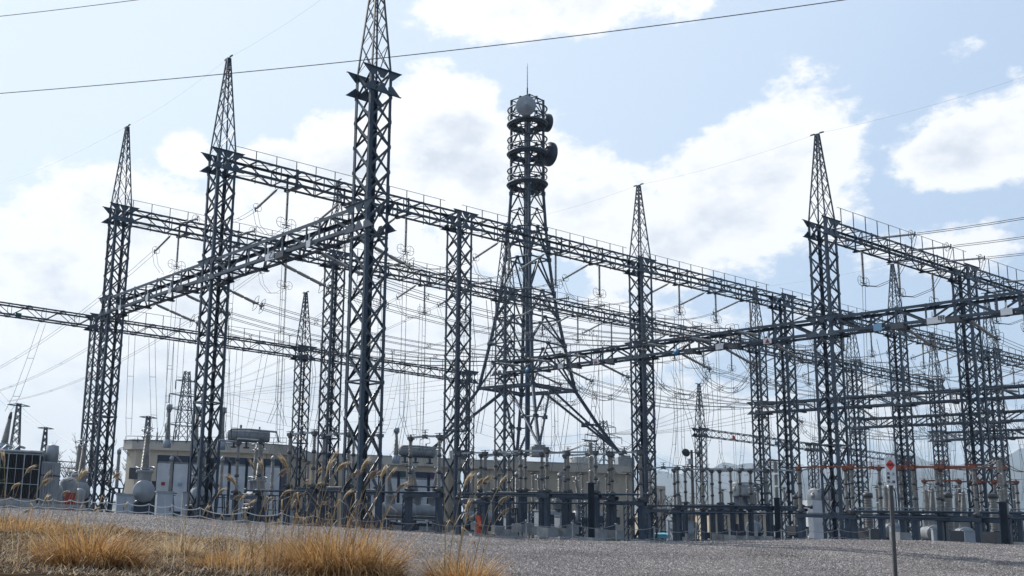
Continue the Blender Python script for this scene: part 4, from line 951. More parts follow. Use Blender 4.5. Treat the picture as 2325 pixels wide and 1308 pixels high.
# transformer with black radiators at the left edge
a = at(-60, 1128, 70); c = at(84, 1128, 70); t_ = empty('radiator_transformer', Vector((a.x, a.y, BASE)), math.atan2(c.y - a.y, c.x - a.x), 'transformer with black radiator banks in pale frames at the left edge', 'transformer')
L = (c - a).length; z0 = a.z - BASE; hh = at(84, 1032, 70).z - a.z
for k in range(4):
    x = L * (k + .5) / 4; mb = MB()
    for j in range(9): mb.box((x - L / 8 + .12 + j * (L / 4 - .24) / 8, .5, z0 + hh / 2), (.05, 1.0, hh - .1))
    mb.box((x, .6, z0 + hh / 2), (L / 4 - .1, .7, hh - .12)); mb.build('radiator', M_DARK, t_)
mb = MB()
for k in range(9): mb.box((L * k / 8, -.06, z0 + hh / 2), (.08 if k % 2 == 0 else .035, .06, hh))
for k in range(4): mb.box((L / 2, -.065, z0 + hh * k / 3), (L, .06, .05))
mb.box((L / 2, -.05, z0 - .25), (L, .15, .35)); mb.build('frame', M_GALV, t_)
mb = MB(); mb.box((L + .55, 1.0, z0 + hh * .38), (.95, 1.7, hh * .95));
[mb.box((L + .2 + .17 * k, .1, z0 + hh * .38), (.04, .12, hh * .9)) for k in range(5)]
mb.lathe([(0, 0), (0, .42), (1.1, .42), (1.2, 0)], (L + .5, 1.2, z0 + hh * .86), (L + .5, 1.2, 99), 14); mb.box((L / 2, 2.2, z0 + hh / 2), (L, 2.4, hh + .5)); mb.build('tank_body', M_TANK, t_)
mb = MB()
for k in range(3): mb.tube([(L * .2 * k + .5, .4, z0 + hh + .1), (L * .2 * k + .9, .4, z0 + hh + .5), (L * .2 * k + .9, 2, z0 + hh + .5)], .09, 8)
mb.tube([(0, .3, z0 + hh + .15), (L, .3, z0 + hh + .15)], .12, 8); mb.build('pipe', M_GALV, t_)
mb = MB(); mb.box((L + .55, 1.0, z0 + hh * .55), (1.0, 1.9, .1)); mb.build('black_band', M_DARK, t_)
mb = MB(); mb.box((L / 2 + .9, 1.6, .3), (L + 3, 4, .9)); mb.build('plinth', M_CONC, t_)

# cabinets and other boxes standing in the yard
def cabinet(u0, u1, v0, v1, d, label, mt=M_WHITE, roof=True, depth=.9, doors=1, nm='control_cabinet', cat='cabinet'):
    a, c = at(u0, v1, d), at(u1, v1, d); w_ = c.x - a.x; h = at(u0, v0, d).z - a.z; zb = min(a.z, terr((u0 + u1) / 2, d)); h = a.z + h - zb
    t_ = empty(nm, Vector(((a.x + c.x) / 2, d, zb)), R(12), label, cat, 'cabinets in the yard' if nm == 'control_cabinet' else None); mb = MB(); mb.box((0, 0, h / 2 + .05), (w_, depth, h - .1)); mb.build('body', mt, t_)
    if roof: mb = MB(); mb.box((0, 0, h + .02), (w_ + .12, depth + .14, .08)); mb.build('roof', M_TANK, t_)
    for k in range(doors):
        mb = MB(); x = -w_ / 2 + w_ * (k + .5) / doors; mb.box((x, -depth / 2 - .015, h / 2), (w_ / doors - .08, .03, h * .86)); dr = mb.build('door', mt, t_)
        mb = MB(); mb.box((x + w_ / doors * .35, -depth / 2 - .05, h * .5), (.04, .05, .2)); mb.build('handle', M_CAP, dr)
    mb = MB(); mb.box((0, 0, -.1), (w_ + .1, depth + .1, .3)); mb.build('plinth', M_CONC, t_)
    return t_
cabinet(262, 300, 1122, 1168, 62, 'squat pale grey cabinet behind the chain, right of the leftmost column foot', doors=2)
cabinet(352, 388, 1117, 1174, 58, 'tall pale grey cabinet standing by the white breaker tank', doors=1)
cabinet(145, 168, 1118, 1160, 66, 'red fire cabinet behind the chain at the far left', M_RED, roof=False)
cabinet(412, 426, 1118, 1160, 80, 'narrow pale cabinet left of the second peaked column foot')
cabinet(528, 546, 1120, 1165, 85, 'small pale cabinet under the panelled enclosure, left of the first switch column')
cabinet(641, 662, 1160, 1190, 66, 'short grey box between the first switch columns')
cabinet(1086, 1096, 1170, 1207, 80, 'narrow red fire box right of the flat-topped centre-left column', M_RED, roof=False)
cabinet(1264, 1290, 1172, 1213, 84, 'pale cabinet between switch columns below the telecom tower', doors=2)
cabinet(1148, 1163, 1172, 1208, 88, 'small pale cabinet at the foot of the column before the telecom tower')
cabinet(1523, 1546, 1182, 1226, 92, 'tall pale double cabinet right of the first right-hand switch column', doors=2)
cabinet(1552, 1570, 1184, 1226, 94, 'pale cabinet next to the floodlight pole')
cabinet(1218, 1236, 1160, 1180, 86, 'pale box on the breaker tank row, left of the centre cabinet')
cabinet(110, 130, 1090, 1150, 72, 'light grey cabinet beside the black-banded transformer tank', M_TANK)
cabinet(60 + 1970, 2060, 1208, 1232, 70, 'low grey box at the foot of the sign, partly behind the gravel', M_CONC, roof=False)
# blue sheet on the ground
p = at(1494, 1214, 96); mb = MB(); mb.box((0, 0, .15), (1.6, 1.2, .3)); mb.poly([(-.9, -.7, .32), (.9, -.6, .36), (.8, .6, .5), (-.7, .7, .38)], (0, 0, 1), .02); o = mb.build('blue_sheet', M_TARP); o.location = Vector((p.x, p.y, p.z - .3)); tag(o, 'light blue plastic sheet over a crate near the slender spire column', 'tarpaulin')
# cable trays and low pipework along the yard edge
for k, (u0, v0, u1, v1, d) in enumerate(((1068, 1214, 1180, 1224, 70), (1390, 1232, 1470, 1233, 62), (60, 1146, 190, 1150, 60), (560, 1186, 600, 1189, 62))):
    a, c = at(u0, v0, d), at(u1, v1, d); t_ = empty('kerb_slab', a, 0, ('low pale slab edge by the foot of the flat-topped centre-left column', 'low slab edge under the slender spire column', 'low slab edge behind the chain at the far left', 'short slab edge by the first switch column')[k], 'slab'); mb = MB(); mb.bar((0, 0, 0), c - a, 1.0, .16); mb.build('slab', M_CONC, t_)

for k, (u, v, d, r_, h_, lb) in enumerate(((158, 1082, 74, .62, 2.6, 'pale round-topped tank between the black radiators and the leftmost column'), (126, 1098, 72, .55, 2.0, 'smaller pale round-topped tank beside the black radiators'), (182, 1108, 78, .4, 1.8, 'slim pale tank half behind the leftmost peaked column'))):
    p = at(u, v, d); t_ = empty('yard_tank', Vector((p.x, d, p.z - h_)), 0, lb, 'tank', 'pale tanks at the far left'); mb = MB(); mb.lathe([(0, 0), (0, r_), (h_ - r_ * .7, r_), (h_ - r_ * .3, r_ * .8), (h_ - .05, r_ * .4), (h_, 0)], (0, 0, 0), (0, 0, 1), 20); mb.build('tank_body', M_TANK, t_)
    mb = MB(); mb.box((0, 0, -.5), (r_ * 2.4, r_ * 2.4, 1.0)); mb.build('plinth', M_CONC, t_); mb = MB(); mb.tube([(r_ * .6, -r_ * .9, .3), (r_ * 1.6, -r_ * .9, .3), (r_ * 1.6, -r_ * .9, -.6)], .09, 8); mb.lathe([(0, 0), (0, .2), (.06, .2), (.06, 0)], (0, -r_, h_ * .4), (0, -9, h_ * .4), 12); mb.build('pipe', M_GALV, t_)
t_ = empty('busbar_frame', at(110, 1046, 95), R(12), 'low dark lattice rail between the far-left tanks and the leftmost column', 'frame'); mb = MB()
for z in (0, -.55):
    for y in (0, .5): mb.bar((0, y, z), (5.2, y, z), .06, .06)
for k in range(9): mb.bar((k * .65, 0, 0), (k * .65 + .33, 0, -.55), .04, .04); mb.bar((k * .65 + .33, 0, -.55), (k * .65 + .65, 0, 0), .04, .04)
mb.build('rail', M_STEEL, t_); mb = MB()
for x in (.3, 2.6, 4.9): mb.bar((x, .25, -.5), (x, .25, -5.5), .16, .16); mb.ribs((x, .25, .05), (x, .25, .75), .07, .12, .1, 8)
mb.build('post', M_STEEL, t_)
# ------------------------------------------------------------------ tank circuit breakers with two ribbed bushings
def make_tank(nb=2, rings=True, scale=1.0):
    t_ = empty('tank_breaker', (0, 0, 0), 0, 'x', 'circuit breaker'); k = scale
    mb = MB(); mb.lathe([(0, 0), (0, .62), (.08, .66), (.16, .62), (2.5, .62), (2.6, .66), (2.7, .62), (2.75, 0)], (-1.37, 0, 1.35), (9, 0, 1.35), 22)
    for x in (-.75, .75): mb.lathe([(0, .40), (.75, .40), (.78, .52), (.9, .52), (.92, 0)], (x, 0, 1.7), (x, 0, 9), 16)
    mb.build('tank_body', M_TANK, t_)
    for s_ in (-1, 1):
        a = Vector((s_ * .75, 0, 2.62)); dr = Vector((s_ * .16, 0, 1)).normalized(); mb = MB(); mb.ribs(a, a + dr * 2.15, .21, .30, .085, 14, .5); b_ = mb.build('bushing', M_PORC, t_)
        mb = MB(); mb.lathe([(2.15, 0), (2.15, .12), (2.3, .12), (2.3, .05), (2.55, .04), (2.55, 0)], a, a + dr, 10)
        if rings:
            mb.torus(a + dr * .15, dr, .56, .035, 24, 6); mb.torus(a + dr * 2.1, dr, .30, .03, 18, 6); mb.torus(a + dr * 2.52, dr, .34, .03, 18, 6)
            for j in range(4): mb.tube([a + dr * .15 + Vector((.56 * math.cos(j * 1.57), .56 * math.sin(j * 1.57), 0)), a + Vector((.25 * math.cos(j * 1.57), .25 * math.sin(j * 1.57), 0))], .018, 5)
        mb.build('shield_ring', M_GALV, b_)
    mb = MB()
    for x in (-.95, .95): mb.box((x, 0, .4), (.16, 1.1, .8)); mb.box((x, 0, -.1), (.5, 1.5, .35))
    mb.box((0, .45, .7), (2, .1, .1)); mb.box((0, -.45, .7), (2, .1, .1)); mb.build('support_frame', M_STEEL, t_)
    mb = MB(); mb.box((-1.9, 0, 1.0), (.7, .8, 1.3)); mb.box((-1.9, 0, 1.68), (.78, .88, .06)); mb.build('drive_box', M_WHITE, t_)
    mb = MB(); mb.tube([(-1.3, -.66, .9), (1.4, -.66, .9)], .06, 8); mb.tube([(1.1, -.3, .75), (1.1, -.75, .6), (-1.2, -.75, .6)], .08, 8); mb.build('pipe', M_GALV, t_)
    return t_
tb = make_tank(); tl = [(322, 1168, 64, -82, 'white tank breaker with two ribbed ringed bushings, left of the second peaked column'), (450, 1168, 74, -80, 'white tank breaker hidden behind the second peaked column'), (580, 1176, 74, -80, 'white tank breaker under the left conservator tank'),
    (905, 1196, 90, 10, 'white tank breaker before the green-banded enclosure, left one of two'), (963, 1197, 92, 10, 'white tank breaker before the enclosure, close to the flat-topped column'), (1248, 1205, 98, 8, 'white tank breaker in front of the big beige building, left one'), (1335, 1207, 98, 8, 'white tank breaker in front of the big beige building, right one'),
    (1715, 1225, 104, 60, 'tank breaker behind the shed-side switchgear'), (1560, 1224, 120, 30, 'small distant tank breaker near the floodlight pole'), (2025, 1233, 84, 70, 'tank breaker right behind the warning sign post'), (2118, 1236, 86, 70, 'tank breaker between the warning sign and the flat-topped right-edge column'),
    (2188, 1238, 88, 70, 'tank breaker at the foot of the flat-topped right-edge column'), (1085, 1206, 100, 20, 'tank breaker left of the column before the telecom tower'), (175, 1150, 80, -70, 'tank breaker left of the leftmost peaked column')]
for k, (u, v, d, rz, lb) in enumerate(tl):
    p = at(u, v, d); p.z = max(BASE, min(p.z, BASE + .6)); o = tb if k == 0 else copy_tree(tb, p, R(rz), lb); o.location = p; o.rotation_euler = (0, 0, R(rz)); o['label'] = lb; o['group'] = 'tank circuit breakers in the yard'

# ------------------------------------------------------------------ disconnecting switches
def column_mb(h, w_, foot=.9):
    mb = MB(); mb.box((0, 0, h / 2), (w_, w_, h)); mb.box((0, 0, h - .03), (w_ * 1.5, w_ * 1.5, .06)); mb.box((0, 0, .05), (w_ * 1.7, w_ * 1.7, .05)); return mb
def make_switch(L, stacks, hcol, hins, armm, ncol=2, open_=False, mech=True):
    """local x along the switch; origin on the ground under its near end"""
    t_ = empty('disconnecting_switch', (0, 0, 0), 0, 'x', 'disconnecting switch')
    for x in ([.3, L - .3] if ncol == 2 else [L / 2]):
        c_ = column_mb(hcol, .30); 
        for v_i, v_ in enumerate(c_.v): c_.v[v_i] = (v_[0] + x, v_[1], v_[2])
        cc = c_.build('column', M_STEEL, t_)
        mb = MB(); mb.box((x, 0, -.05), (1.0, .95, .62)); mb.build('footing', M_CONC, cc)
    mb = MB(); z = hcol + .13
    for y in (-.2, .2): mb.box((L / 2, y, z), (L, .04, .24)); mb.box((L / 2, y * .82, z + .11), (L, .1, .02)); mb.box((L / 2, y * .82, z - .11), (L, .1, .02))
    for x in stacks: mb.box((x * L, 0, z), (.35, .42, .2)); 
    mb.build('base_frame', M_STEEL, t_)
    zt = hcol + .3
    for x in stacks:
        X = x * L; mb = MB(); mb.lathe([(0, 0), (0, .17), (.12, .17), (.16, .24), (.26, .24), (.3, .12), (.3, 0)], (X, 0, zt - .05), (X, 0, 99), 10)
        for s_ in (-1, 1): mb.box((X + .16 * s_, 0, zt + .12), (.08, .5, .12))
        b_ = mb.build('bearing', M_CAP, t_)
        for k in range(3):
            z0 = zt + .25 + k * hins / 3; mb = MB(); mb.ribs((X, 0, z0), (X, 0, z0 + hins / 3 - .17), .075, .135, .085, 9); ins = mb.build('insulator', M_PORC, t_)
            mb = MB(); mb.lathe([(0, 0), (0, .11), (.03, .15), (.15, .15), (.18, .11), (.18, 0)], (X, 0, z0 + hins / 3 - .18), (X, 0, 99), 9); mb.build('flange', M_CAP, ins)
    za = zt + .3 + hins; xs = [x * L for x in stacks]; mb = MB()
    m0 = (xs[0] + xs[-1]) / 2
    if open_:
        mb.tube([(xs[0], 0, za), (xs[0] + .2, 1.5, za)], .06, 8); mb.tube([(xs[-1], 0, za), (xs[-1] - .2, 1.5, za)], .06, 8); mb.build('contact_arm', armm, t_)
    else:
        mb.bar((xs[0], 0, za), (m0 - .05, 0, za + .04), .10, .12); mb.build('contact_arm', armm, t_); mb = MB(); mb.bar((xs[-1], 0, za), (m0 + .05, 0, za + .04), .10, .12); mb.build('contact_arm', armm, t_)
    mb = MB()
    if not open_:
        mb.box((m0, 0, za + .03), (.3, .2, .22)); mb.tube([(m0, 0, za + .1), (m0, 0, za + .42)], .035, 6); mb.bar((m0 - .28, 0, za + .42), (m0 + .28, 0, za + .42), .05, .03); mb.bar((m0 - .15, 0, za + .28), (m0 + .15, 0, za + .28), .16, .03)
        for s_ in (-1, 1): mb.tube([(m0 + .1 * s_, 0, za - .1), (m0 + .42 * s_, 0, za - .12), (m0 + .46 * s_, 0, za - .38), (m0 + .18 * s_, 0, za - .4)], .02, 5)
    for x in (xs[0], xs[-1]):
        mb.box((x, 0, za - .02), (.34, .3, .2)); mb.bar((x - .4, 0, za + .17), (x + .4, 0, za + .17), .1, .03); mb.tube([(x, 0, za), (x, 0, za + .2)], .05, 6)
    mb.build('contact', M_CAP if armm is not M_ORANGE else M_ORANGE, t_)
    if mech:
        mb = MB(); mb.tube([(xs[0], -.34, zt + .02), (xs[-1], -.34, zt + .02)], .035, 6); mb.tube([(.3, -.24, .9), (.3, -.24, hcol)], .03, 6); mb.box((.3, -.3, .9), (.36, .3, .5)); mb.build('drive_rod', M_STEEL, t_)
    return t_
SW = {}
cnt = [0]
def switch(kind, u, v, d, label, group, rz=None, zoff=0):
    args = {'A': (3.3, (.1, .9), 2.5, 2.95, M_GALV), 'B': (5.6, (.06, .5, .94), 2.3, 2.55, M_GALV), 'C': (5.0, (.08, .92), 2.3, 2.55, M_GALV), 'O': (4.4, (.07, .93), 2.45, 2.9, M_ORANGE), 'P': (3.4, (.1, .9), 2.2, 2.3, M_ORANGE), 'D': (3.3, (.1, .9), 2.5, 2.95, M_GALV, 2, True)}[kind]
    z_t = at(u, v, d).z; tot = args[2] + .6 + args[3]; p = at(u, v, d); loc = Vector((p.x, d, p.z - tot))
    if kind not in SW: SW[kind] = make_switch(*args); o = SW[kind]
    else: o = copy_tree(SW[kind], loc, 0, label)
    o.location = loc; o.rotation_euler = (0, 0, math.atan2(DB.y, DB.x) if rz is None else rz); o['label'] = label; o['group'] = group
    return o
GA, GB_, GC, GD_ = 'switches in the left row', 'switches before the beige building', 'switches in the right middle', 'orange-armed switches on the right'
for k, (u, v, d, kd) in enumerate(((598, 1000, 64, 'D'), (722, 982, 62, 'A'), (800, 984, 64, 'A'), (871, 988, 63, 'A'), (1007, 990, 61.5, 'A'))):
    switch(kd, u, v, d, 'grey disconnecting switch on two columns, ' + ('leftmost, with its arms swung open', 'second from the left, right of the small spired column', 'half hidden behind the tallest column', 'just right of the tallest column', 'at the left foot of the flat-topped centre-left column')[k], GA)
for k, (u, v, d, kd) in enumerate(((1109, 1028, 74, 'A'), (1250, 1023, 72, 'B'), (1298, 1028, 77, 'C'), (1399, 1031, 73, 'C'), (1463, 1027, 71, 'A'), (1190, 1030, 79, 'C'), (1162, 1034, 84, 'A'), (1361, 1026, 72, 'B'))):
    switch(kd, u, v, d, 'grey disconnecting switch before the beige building, ' + ('leftmost, right of the flat-topped column', 'third from the left, three insulator stacks', 'behind the centre of the row', 'right of the tall bus post', 'at the slender spire column foot', 'second from the left, behind its neighbour', 'farthest back, at the column before the tower', 'just right of the tall bus post, three stacks')[k], GB_)
for k, (u, v, d, kd) in enumerate(((1546, 1062, 84, 'A'), (1603, 1066, 84, 'A'), (1668, 1065, 84, 'C'), (1687, 1068, 88, 'A'), (1750, 1067, 84, 'C'), (1826, 1068, 82, 'C'))):
    switch(kd, u, v, d, 'grey disconnecting switch right of the slender spire, ' + ('first, left of the floodlight pole', 'second, right of the floodlight pole', 'third, in front of the low shed', 'fourth, slightly behind the third', 'fifth, left of the thin bus post', 'last, beside the tall right spire column')[k], GC)
for k, (u, v, d, kd) in enumerate(((1942, 1060, 72, 'O'), (2053, 1062, 72, 'O'), (2137, 1060, 70, 'O'), (2222, 1060, 68, 'O'), (2290, 1062, 67, 'O'), (2186, 1092, 88, 'P'), (2268, 1094, 88, 'P'), (2318, 1094, 86, 'P'))):
    switch(kd, u, v, d, 'orange-armed disconnecting switch, ' + ('leftmost, by the tall right spire column', 'directly right of the warning sign', 'third, left of the flat-topped right-edge column', 'fourth, at the foot of the flat-topped right-edge column', 'rightmost in the front row', 'smaller and farther, left of the right-edge column', 'smaller and farther, right of the right-edge column', 'smaller and farther, at the right edge')[k], GD_)
# long connecting pipes between the rows of switches
def pipe(lst, d, r, label):
    pts = [at(u, v, d) for u, v in lst]; a = pts[0]; t_ = empty('drive_pipe', a, 0, label, 'pipe', 'long pipes linking the switches'); mb = MB(); mb.tube([p - a for p in pts], r, 8); mb.build('tube', M_GALV if r < .05 else M_STEEL, t_); mb = MB()
    for p in (pts[0], pts[-1]): mb.lathe([(0, 0), (0, r * 2.4), (.12, r * 2.4), (.12, 0)], p - a, p - a + (pts[1] - pts[0]), 8)
    mb.build('coupling', M_CAP, t_)
for (lst, d, r_, lb) in (([(555, 1114), (1003, 1119)], 62.5, .06, 'long grey pipe across the left switches, passing behind the tallest column'), ([(1008, 1107), (930, 1104)], 62, .05, 'short upper pipe left of the flat-topped centre-left column'),
    ([(1062, 1141), (1458, 1144)], 72.5, .055, 'lower long pipe across the beige-building switches'), ([(1040, 1121), (1470, 1123)], 73, .07, 'upper long pipe across the beige-building switches'), ([(1520, 1164), (1826, 1166)], 83, .06, 'lower long pipe right of the slender spire column'),
    ([(1470, 1148), (1840, 1151)], 84, .07, 'upper long pipe right of the slender spire column'), ([(1950, 1174), (2325, 1178)], 69.5, .06, 'lower long pipe under the orange switches'), ([(1930, 1161), (2330, 1165)], 70, .08, 'upper long pipe under the orange switches'), ([(1938, 1153), (2330, 1156)], 70.4, .03, 'thin rod just above the orange switch pipes')):
    pipe(lst, d, r_, lb)
# tall single posts carrying the bus
tp = None
for k, (u, v, vb, d) in enumerate(((1341, 1003, 1098, 70), (1760, 1047, 1132, 80), (2268, 1043, 1141, 62))):
    lb = 'tall single insulator post, cross-headed, ' + ('before the beige building', 'left of the tall right spire column', 'near the right edge')[k]
    p = at(u, v, d); hi = p.z - at(u, vb, d).z; t_ = empty('bus_post', Vector((p.x, d, BASE)), RZ, lb, 'insulator post', 'tall bus posts'); hc = at(u, vb, d).z - BASE
    mb = MB(); mb.lathe([(0, 0), (0, .22), (hc, .2), (hc, .32), (hc + .06, .32), (hc + .06, 0)], (0, 0, 0), (0, 0, 1), 14); mb.build('column', M_STEEL, t_)
    for j in range(3): mb = MB(); mb.ribs((0, 0, hc + .06 + j * hi / 3), (0, 0, hc + (j + 1) * hi / 3 - .05), .1, .17, .08, 10); mb.build('insulator', M_PORC, t_)
    mb = MB(); mb.bar((-.55, 0, hc + hi + .05), (.55, 0, hc + hi + .05), .12, .08); mb.bar((0, -.5, hc + hi + .05), (0, .5, hc + hi + .05), .12, .08); mb.bar((-.5, .3, hc + hi + .12), (.5, .3, hc + hi + .12), .05, .05); mb.build('cross_head', M_CAP, t_)
    mb = MB(); mb.box((0, 0, .05), (1.3, 1.2, .7)); mb.build('footing', M_CONC, t_)
    for j, (du, dv, sg_) in enumerate(((-95, 22, .3), (110, -8, .9))):
        a = p + Vector((0, 0, .1)); q = at(u + du, v + dv, d + 1.5)
        bundle('post_jumper', lambda o_, a=a, q=q, sg_=sg_: sag(a + o_, q + o_, sg_, 10), [DB * .12, DB * -.12], f'jumper wire pair {("left", "right")[j]} of the tall single post ' + ('before the beige building', 'near the tall right spire', 'near the right edge')[k], 'jumper wire', 'jumpers from the tall posts', .022, 0)
# current transformers and live-tank units with dark caps
for k, (u, vt, vb, d) in enumerate(((1970, 1120, 1232, 76), (2151, 1120, 1232, 78), (2254, 1122, 1234, 78), (1832 - 25, 1125, 1225, 95), (620, 1038, 1130, 84), (390, 1038, 1110, 82), (505, 1040, 1112, 82), (271, 1022, 1100, 84), (1088, 1076, 1160, 88), (1165 + 8, 1074, 1160, 92), (1270, 1076, 1150, 98), (1385, 1070, 1150, 96))):
    a = at(u, vt, d); t_ = empty('instrument_transformer', Vector((a.x, d, BASE)), R(20), 'ribbed post unit, ' + ('dark-capped, right of the tall right spire column foot', 'dark-capped, between warning sign and flat-topped right column', 'dark-capped, near the right edge', 'dark-capped, left of the tall right spire column foot', 'slim, right of the left conservator tank', 'slim, left of the second peaked column before the enclosure', 'slim, right of the second peaked column before the enclosure', 'slim, between leftmost column and white breaker', 'slim, right of the flat-topped centre-left column', 'slim, behind the column before the telecom tower', 'slim, below the telecom tower platform', 'slim, left of the slender spire column')[k], 'instrument transformer', 'ribbed post units')
    big = k < 4; H_ = a.z - BASE; r_ = .32 if big else .17; hb = H_ * (.45 if big else .45)
    mb = MB(); mb.ribs((0, 0, hb), (0, 0, H_ - .3), r_ * .75, r_, .11, 12, .9); mb.build('porcelain', M_PORC, t_)
    mb = MB(); mb.lathe([(H_ - .32, 0), (H_ - .32, r_ * 1.0), (H_, r_ * 1.0), (H_ + .02, r_ * .7), (H_ + .15, 0)], (0, 0, 0), (0, 0, 1), 12); mb.build('cap', M_CAP if big else M_GALV, t_)
    mb = MB()
    if big: mb.box((0, 0, hb - .45), (1.5, 1.0, .8)); mb.build('tank_body', M_CAP, t_); mb = MB()
    zt = hb - (.85 if big else .05)
    for sx in (-1, 1):
        for sy in (-1, 1): mb.bar((sx * .4, sy * .3, 0), (sx * (.4 if big else .22), sy * (.3 if big else .22), zt), .09, .09)
    for z in np.arange(.5, zt, .75): 
        for sy in (-1, 1): mb.bar((-.4, sy * .3, z), (.4, sy * .3, z), .06, .06)
        for sx in (-1, 1): mb.bar((sx * .4, -.3, z), (sx * .4, .3, z), .06, .06)
    mb.box((0, 0, zt), (1.0, .8, .08)); mb.build('support_frame', M_STEEL, t_)
    mb = MB(); mb.box((0, 0, -.1), (1.3, 1.1, .4)); mb.build('footing', M_CONC, t_)
    if not big:
        q = at(u + 22, vt + 14, d + 1) - Vector((a.x, d, BASE)); bundle('short_lead', lambda o_, t_=t_, q=q, a=a: [Vector((a.x, a.y, a.z)) + o_, Vector((a.x, a.y, a.z)) + Vector((.25, 0, .12)) + o_, Vector((a.x, d, BASE)) + q + o_], [Vector((0, 0, 0)), Vector((0, 0, .12))], 'short pale lead curving off the ' + t_['label'].replace('ribbed post unit, ', '').split(',')[-1].strip() + (' post' if k > 6 else ' unit'), 'jumper wire', 'short leads on the slim posts', .03, 0, M_GALV)

# ------------------------------------------------------------------ chain barrier along the edge of the gravel
FEN = [(-40, 1129), (25, 1132), (89, 1132), (121, 1134), (161, 1135), (203, 1138), (241, 1140), (290, 1143), (339, 1148), (393, 1151), (455, 1154), (557, 1160), (640, 1163), (711, 1170), (790, 1172), (878, 1176), (970, 1181), (1078, 1184), (1195, 1180), (1300, 1186), (1399, 1188), (1485, 1195), (1579, 1200), (1657, 1202), (1695, 1206), (1735, 1205), (1774, 1208), (1832, 1205), (1905, 1212), (1975, 1215)]
fpts = []
proto = None
for k, (u, v) in enumerate(FEN):
    d = 42.2 + .2 * math.sin(k); p = at(u, v, d); gz = terr(u, d); h = max(.45, p.z - gz); fpts.append((Vector((p.x, d, gz)), h))
    lb = f'thin pale barrier post, {k - 0}th along the chain from the left edge' if k > 3 else f'thin pale barrier post, {("just outside", "first inside", "second inside", "third inside")[k]} the left edge'
    lb = lb.replace('21th', '21st').replace('22th', '22nd').replace('23th', '23rd')
    if proto is None:
        t_ = empty('barrier_post', fpts[-1][0], 0, lb, 'post', 'posts of the chain barrier'); proto = t_; mb = MB(); mb.tube([(0, 0, -.2), (0, 0, 1.0)], .022, 6); mb.build('pole', M_GALV, t_)
        mb = MB(); mb.torus((0, 0, .95), (0, 1, 0), .05, .01, 8, 4); mb.build('hook', M_GALV, t_)
    else: t_ = copy_tree(proto, fpts[-1][0], 0, lb)
    t_.scale = (1, 1, h)
for k in range(len(fpts) - 1):
    (a, h0), (c, h1) = fpts[k], fpts[k + 1]; L = (c - a).length
    for lvl, f in ((0, .93), (1, .28)):
        p, q = a + Vector((0, 0, h0 * f)), c + Vector((0, 0, h1 * f)); mb = MB()
        mb.tube([x - p for x in sag(p, q, min(.26, .085 * L) * (1.1 if lvl == 0 else .8), 12)], .017 if k < 12 else .01, 5); o = mb.build('barrier_chain', M_ROPE if k < 13 else M_GALV); o.location = p
        tag(o, f'{("upper", "lower")[lvl]} sagging white chain, {ORD[k] if k < 9 else str(k + 1) + ("st" if k == 20 else "nd" if k == 21 else "rd" if k == 22 else "th")} span from the left edge', 'chain', 'sagging chains of the barrier')

# ------------------------------------------------------------------ warning sign
p = at(2016, 1040, 25); base = terr(2016, 25); t_ = empty('warning_sign', Vector((p.x, 25, base)), R(-5), 'red and white danger sign with black characters on a grey pole', 'sign')
t_.rotation_euler = (R(0), R(.5), R(-6)); hz2 = p.z - base; sw, sh = .235, .645
mb = MB(); mb.box((0, 0, (hz2 - sh + .12) / 2 - .15), (.075, .055, hz2 - sh + .12 + .3)); mb.build('pole', M_GALV if False else mat('weathered_pole', (.05, .05, .054), .6, 0, ((.08, .08, .084), 6, .35, .7)), t_)
mb = MB(); mb.box((0, -.04, hz2 - sh / 2), (sw, .012, sh)); pl = mb.build('panel', M_SIGNW, t_)
zc_ = hz2 - .165; mb = MB(); mb.poly([(-.105, -.048, zc_), (0, -.048, zc_ - .135), (.105, -.048, zc_), (0, -.048, zc_ + .135)], UB, .004); mb.build('red_diamond', M_SIGNR, t_)
mb = MB(); dd = [(-.098, zc_), (0, zc_ - .127), (.098, zc_), (0, zc_ + .127)]
for i in range(4): a, c = dd[i], dd[(i + 1) % 4]; mb.bar((a[0], -.0515, a[1]), (c[0], -.0515, c[1]), .004, .002, up=UB)
mb.build('diamond_outline', M_INK, t_)
lettering('危険', .068, M_INK, t_, (0, -.052, zc_))
for ch, x, z in (('上', .055, -.375), ('部', .055, -.565), ('充', -.058, -.375), ('電', -.058, -.475), ('中', -.058, -.57)):
    lettering(ch, .074, M_INK, t_, (x, -.048, hz2 + z))
mb = MB()
for z in (hz2 - .06, hz2 - sh + .06): mb.lathe([(0, 0), (0, .012), (.008, .012), (.008, 0)], (0, -.046, z), (0, -9, z), 8)
mb.build('bolt', M_GALV, t_)['kind'] = 'stuff'

# ------------------------------------------------------------------ lamps, horn, far masts and pylons
p = at(1570, 1022, 96); t_ = empty('floodlight_pole', Vector((p.x, 96, BASE)), 0, 'brown pole with two floodlights and a crossbar, right of the slender spire column', 'lamp post'); H_ = p.z - BASE
mb = MB(); mb.tube([(0, 0, 0), (0, 0, H_)], .17, 10, .11); mb.build('pole', mat('wood_pole', (.10, .085, .07), .85, 0, ((.16, .14, .12), 3, .35, .7)), t_)
for s_ in (-1, 1):
    mb = MB(); mb.lathe([(0, 0), (0, .12), (.25, .2), (.42, .38), (.46, .38), (.44, 0)], (s_ * .32, 0, H_ - .1), (s_ * 1.0, -.6, H_ - .5), 14); l_ = mb.build('lamp', M_CAP, t_)
mb = MB(); mb.bar((-.9, 0, H_ - 1.5), (.9, 0, H_ - 1.5), .1, .1); mb.bar((-.5, 0, H_ - .2), (.5, 0, H_ - .2), .06, .06)
for s_ in (-1, 1): mb.bar((s_ * .8, 0, H_ - 1.5), (s_ * .1, 0, H_ - 2.6), .06, .06); mb.bar((s_ * .55, 0, H_ - 1.5), (s_ * .55, 0, H_ - .5), .04, .04)
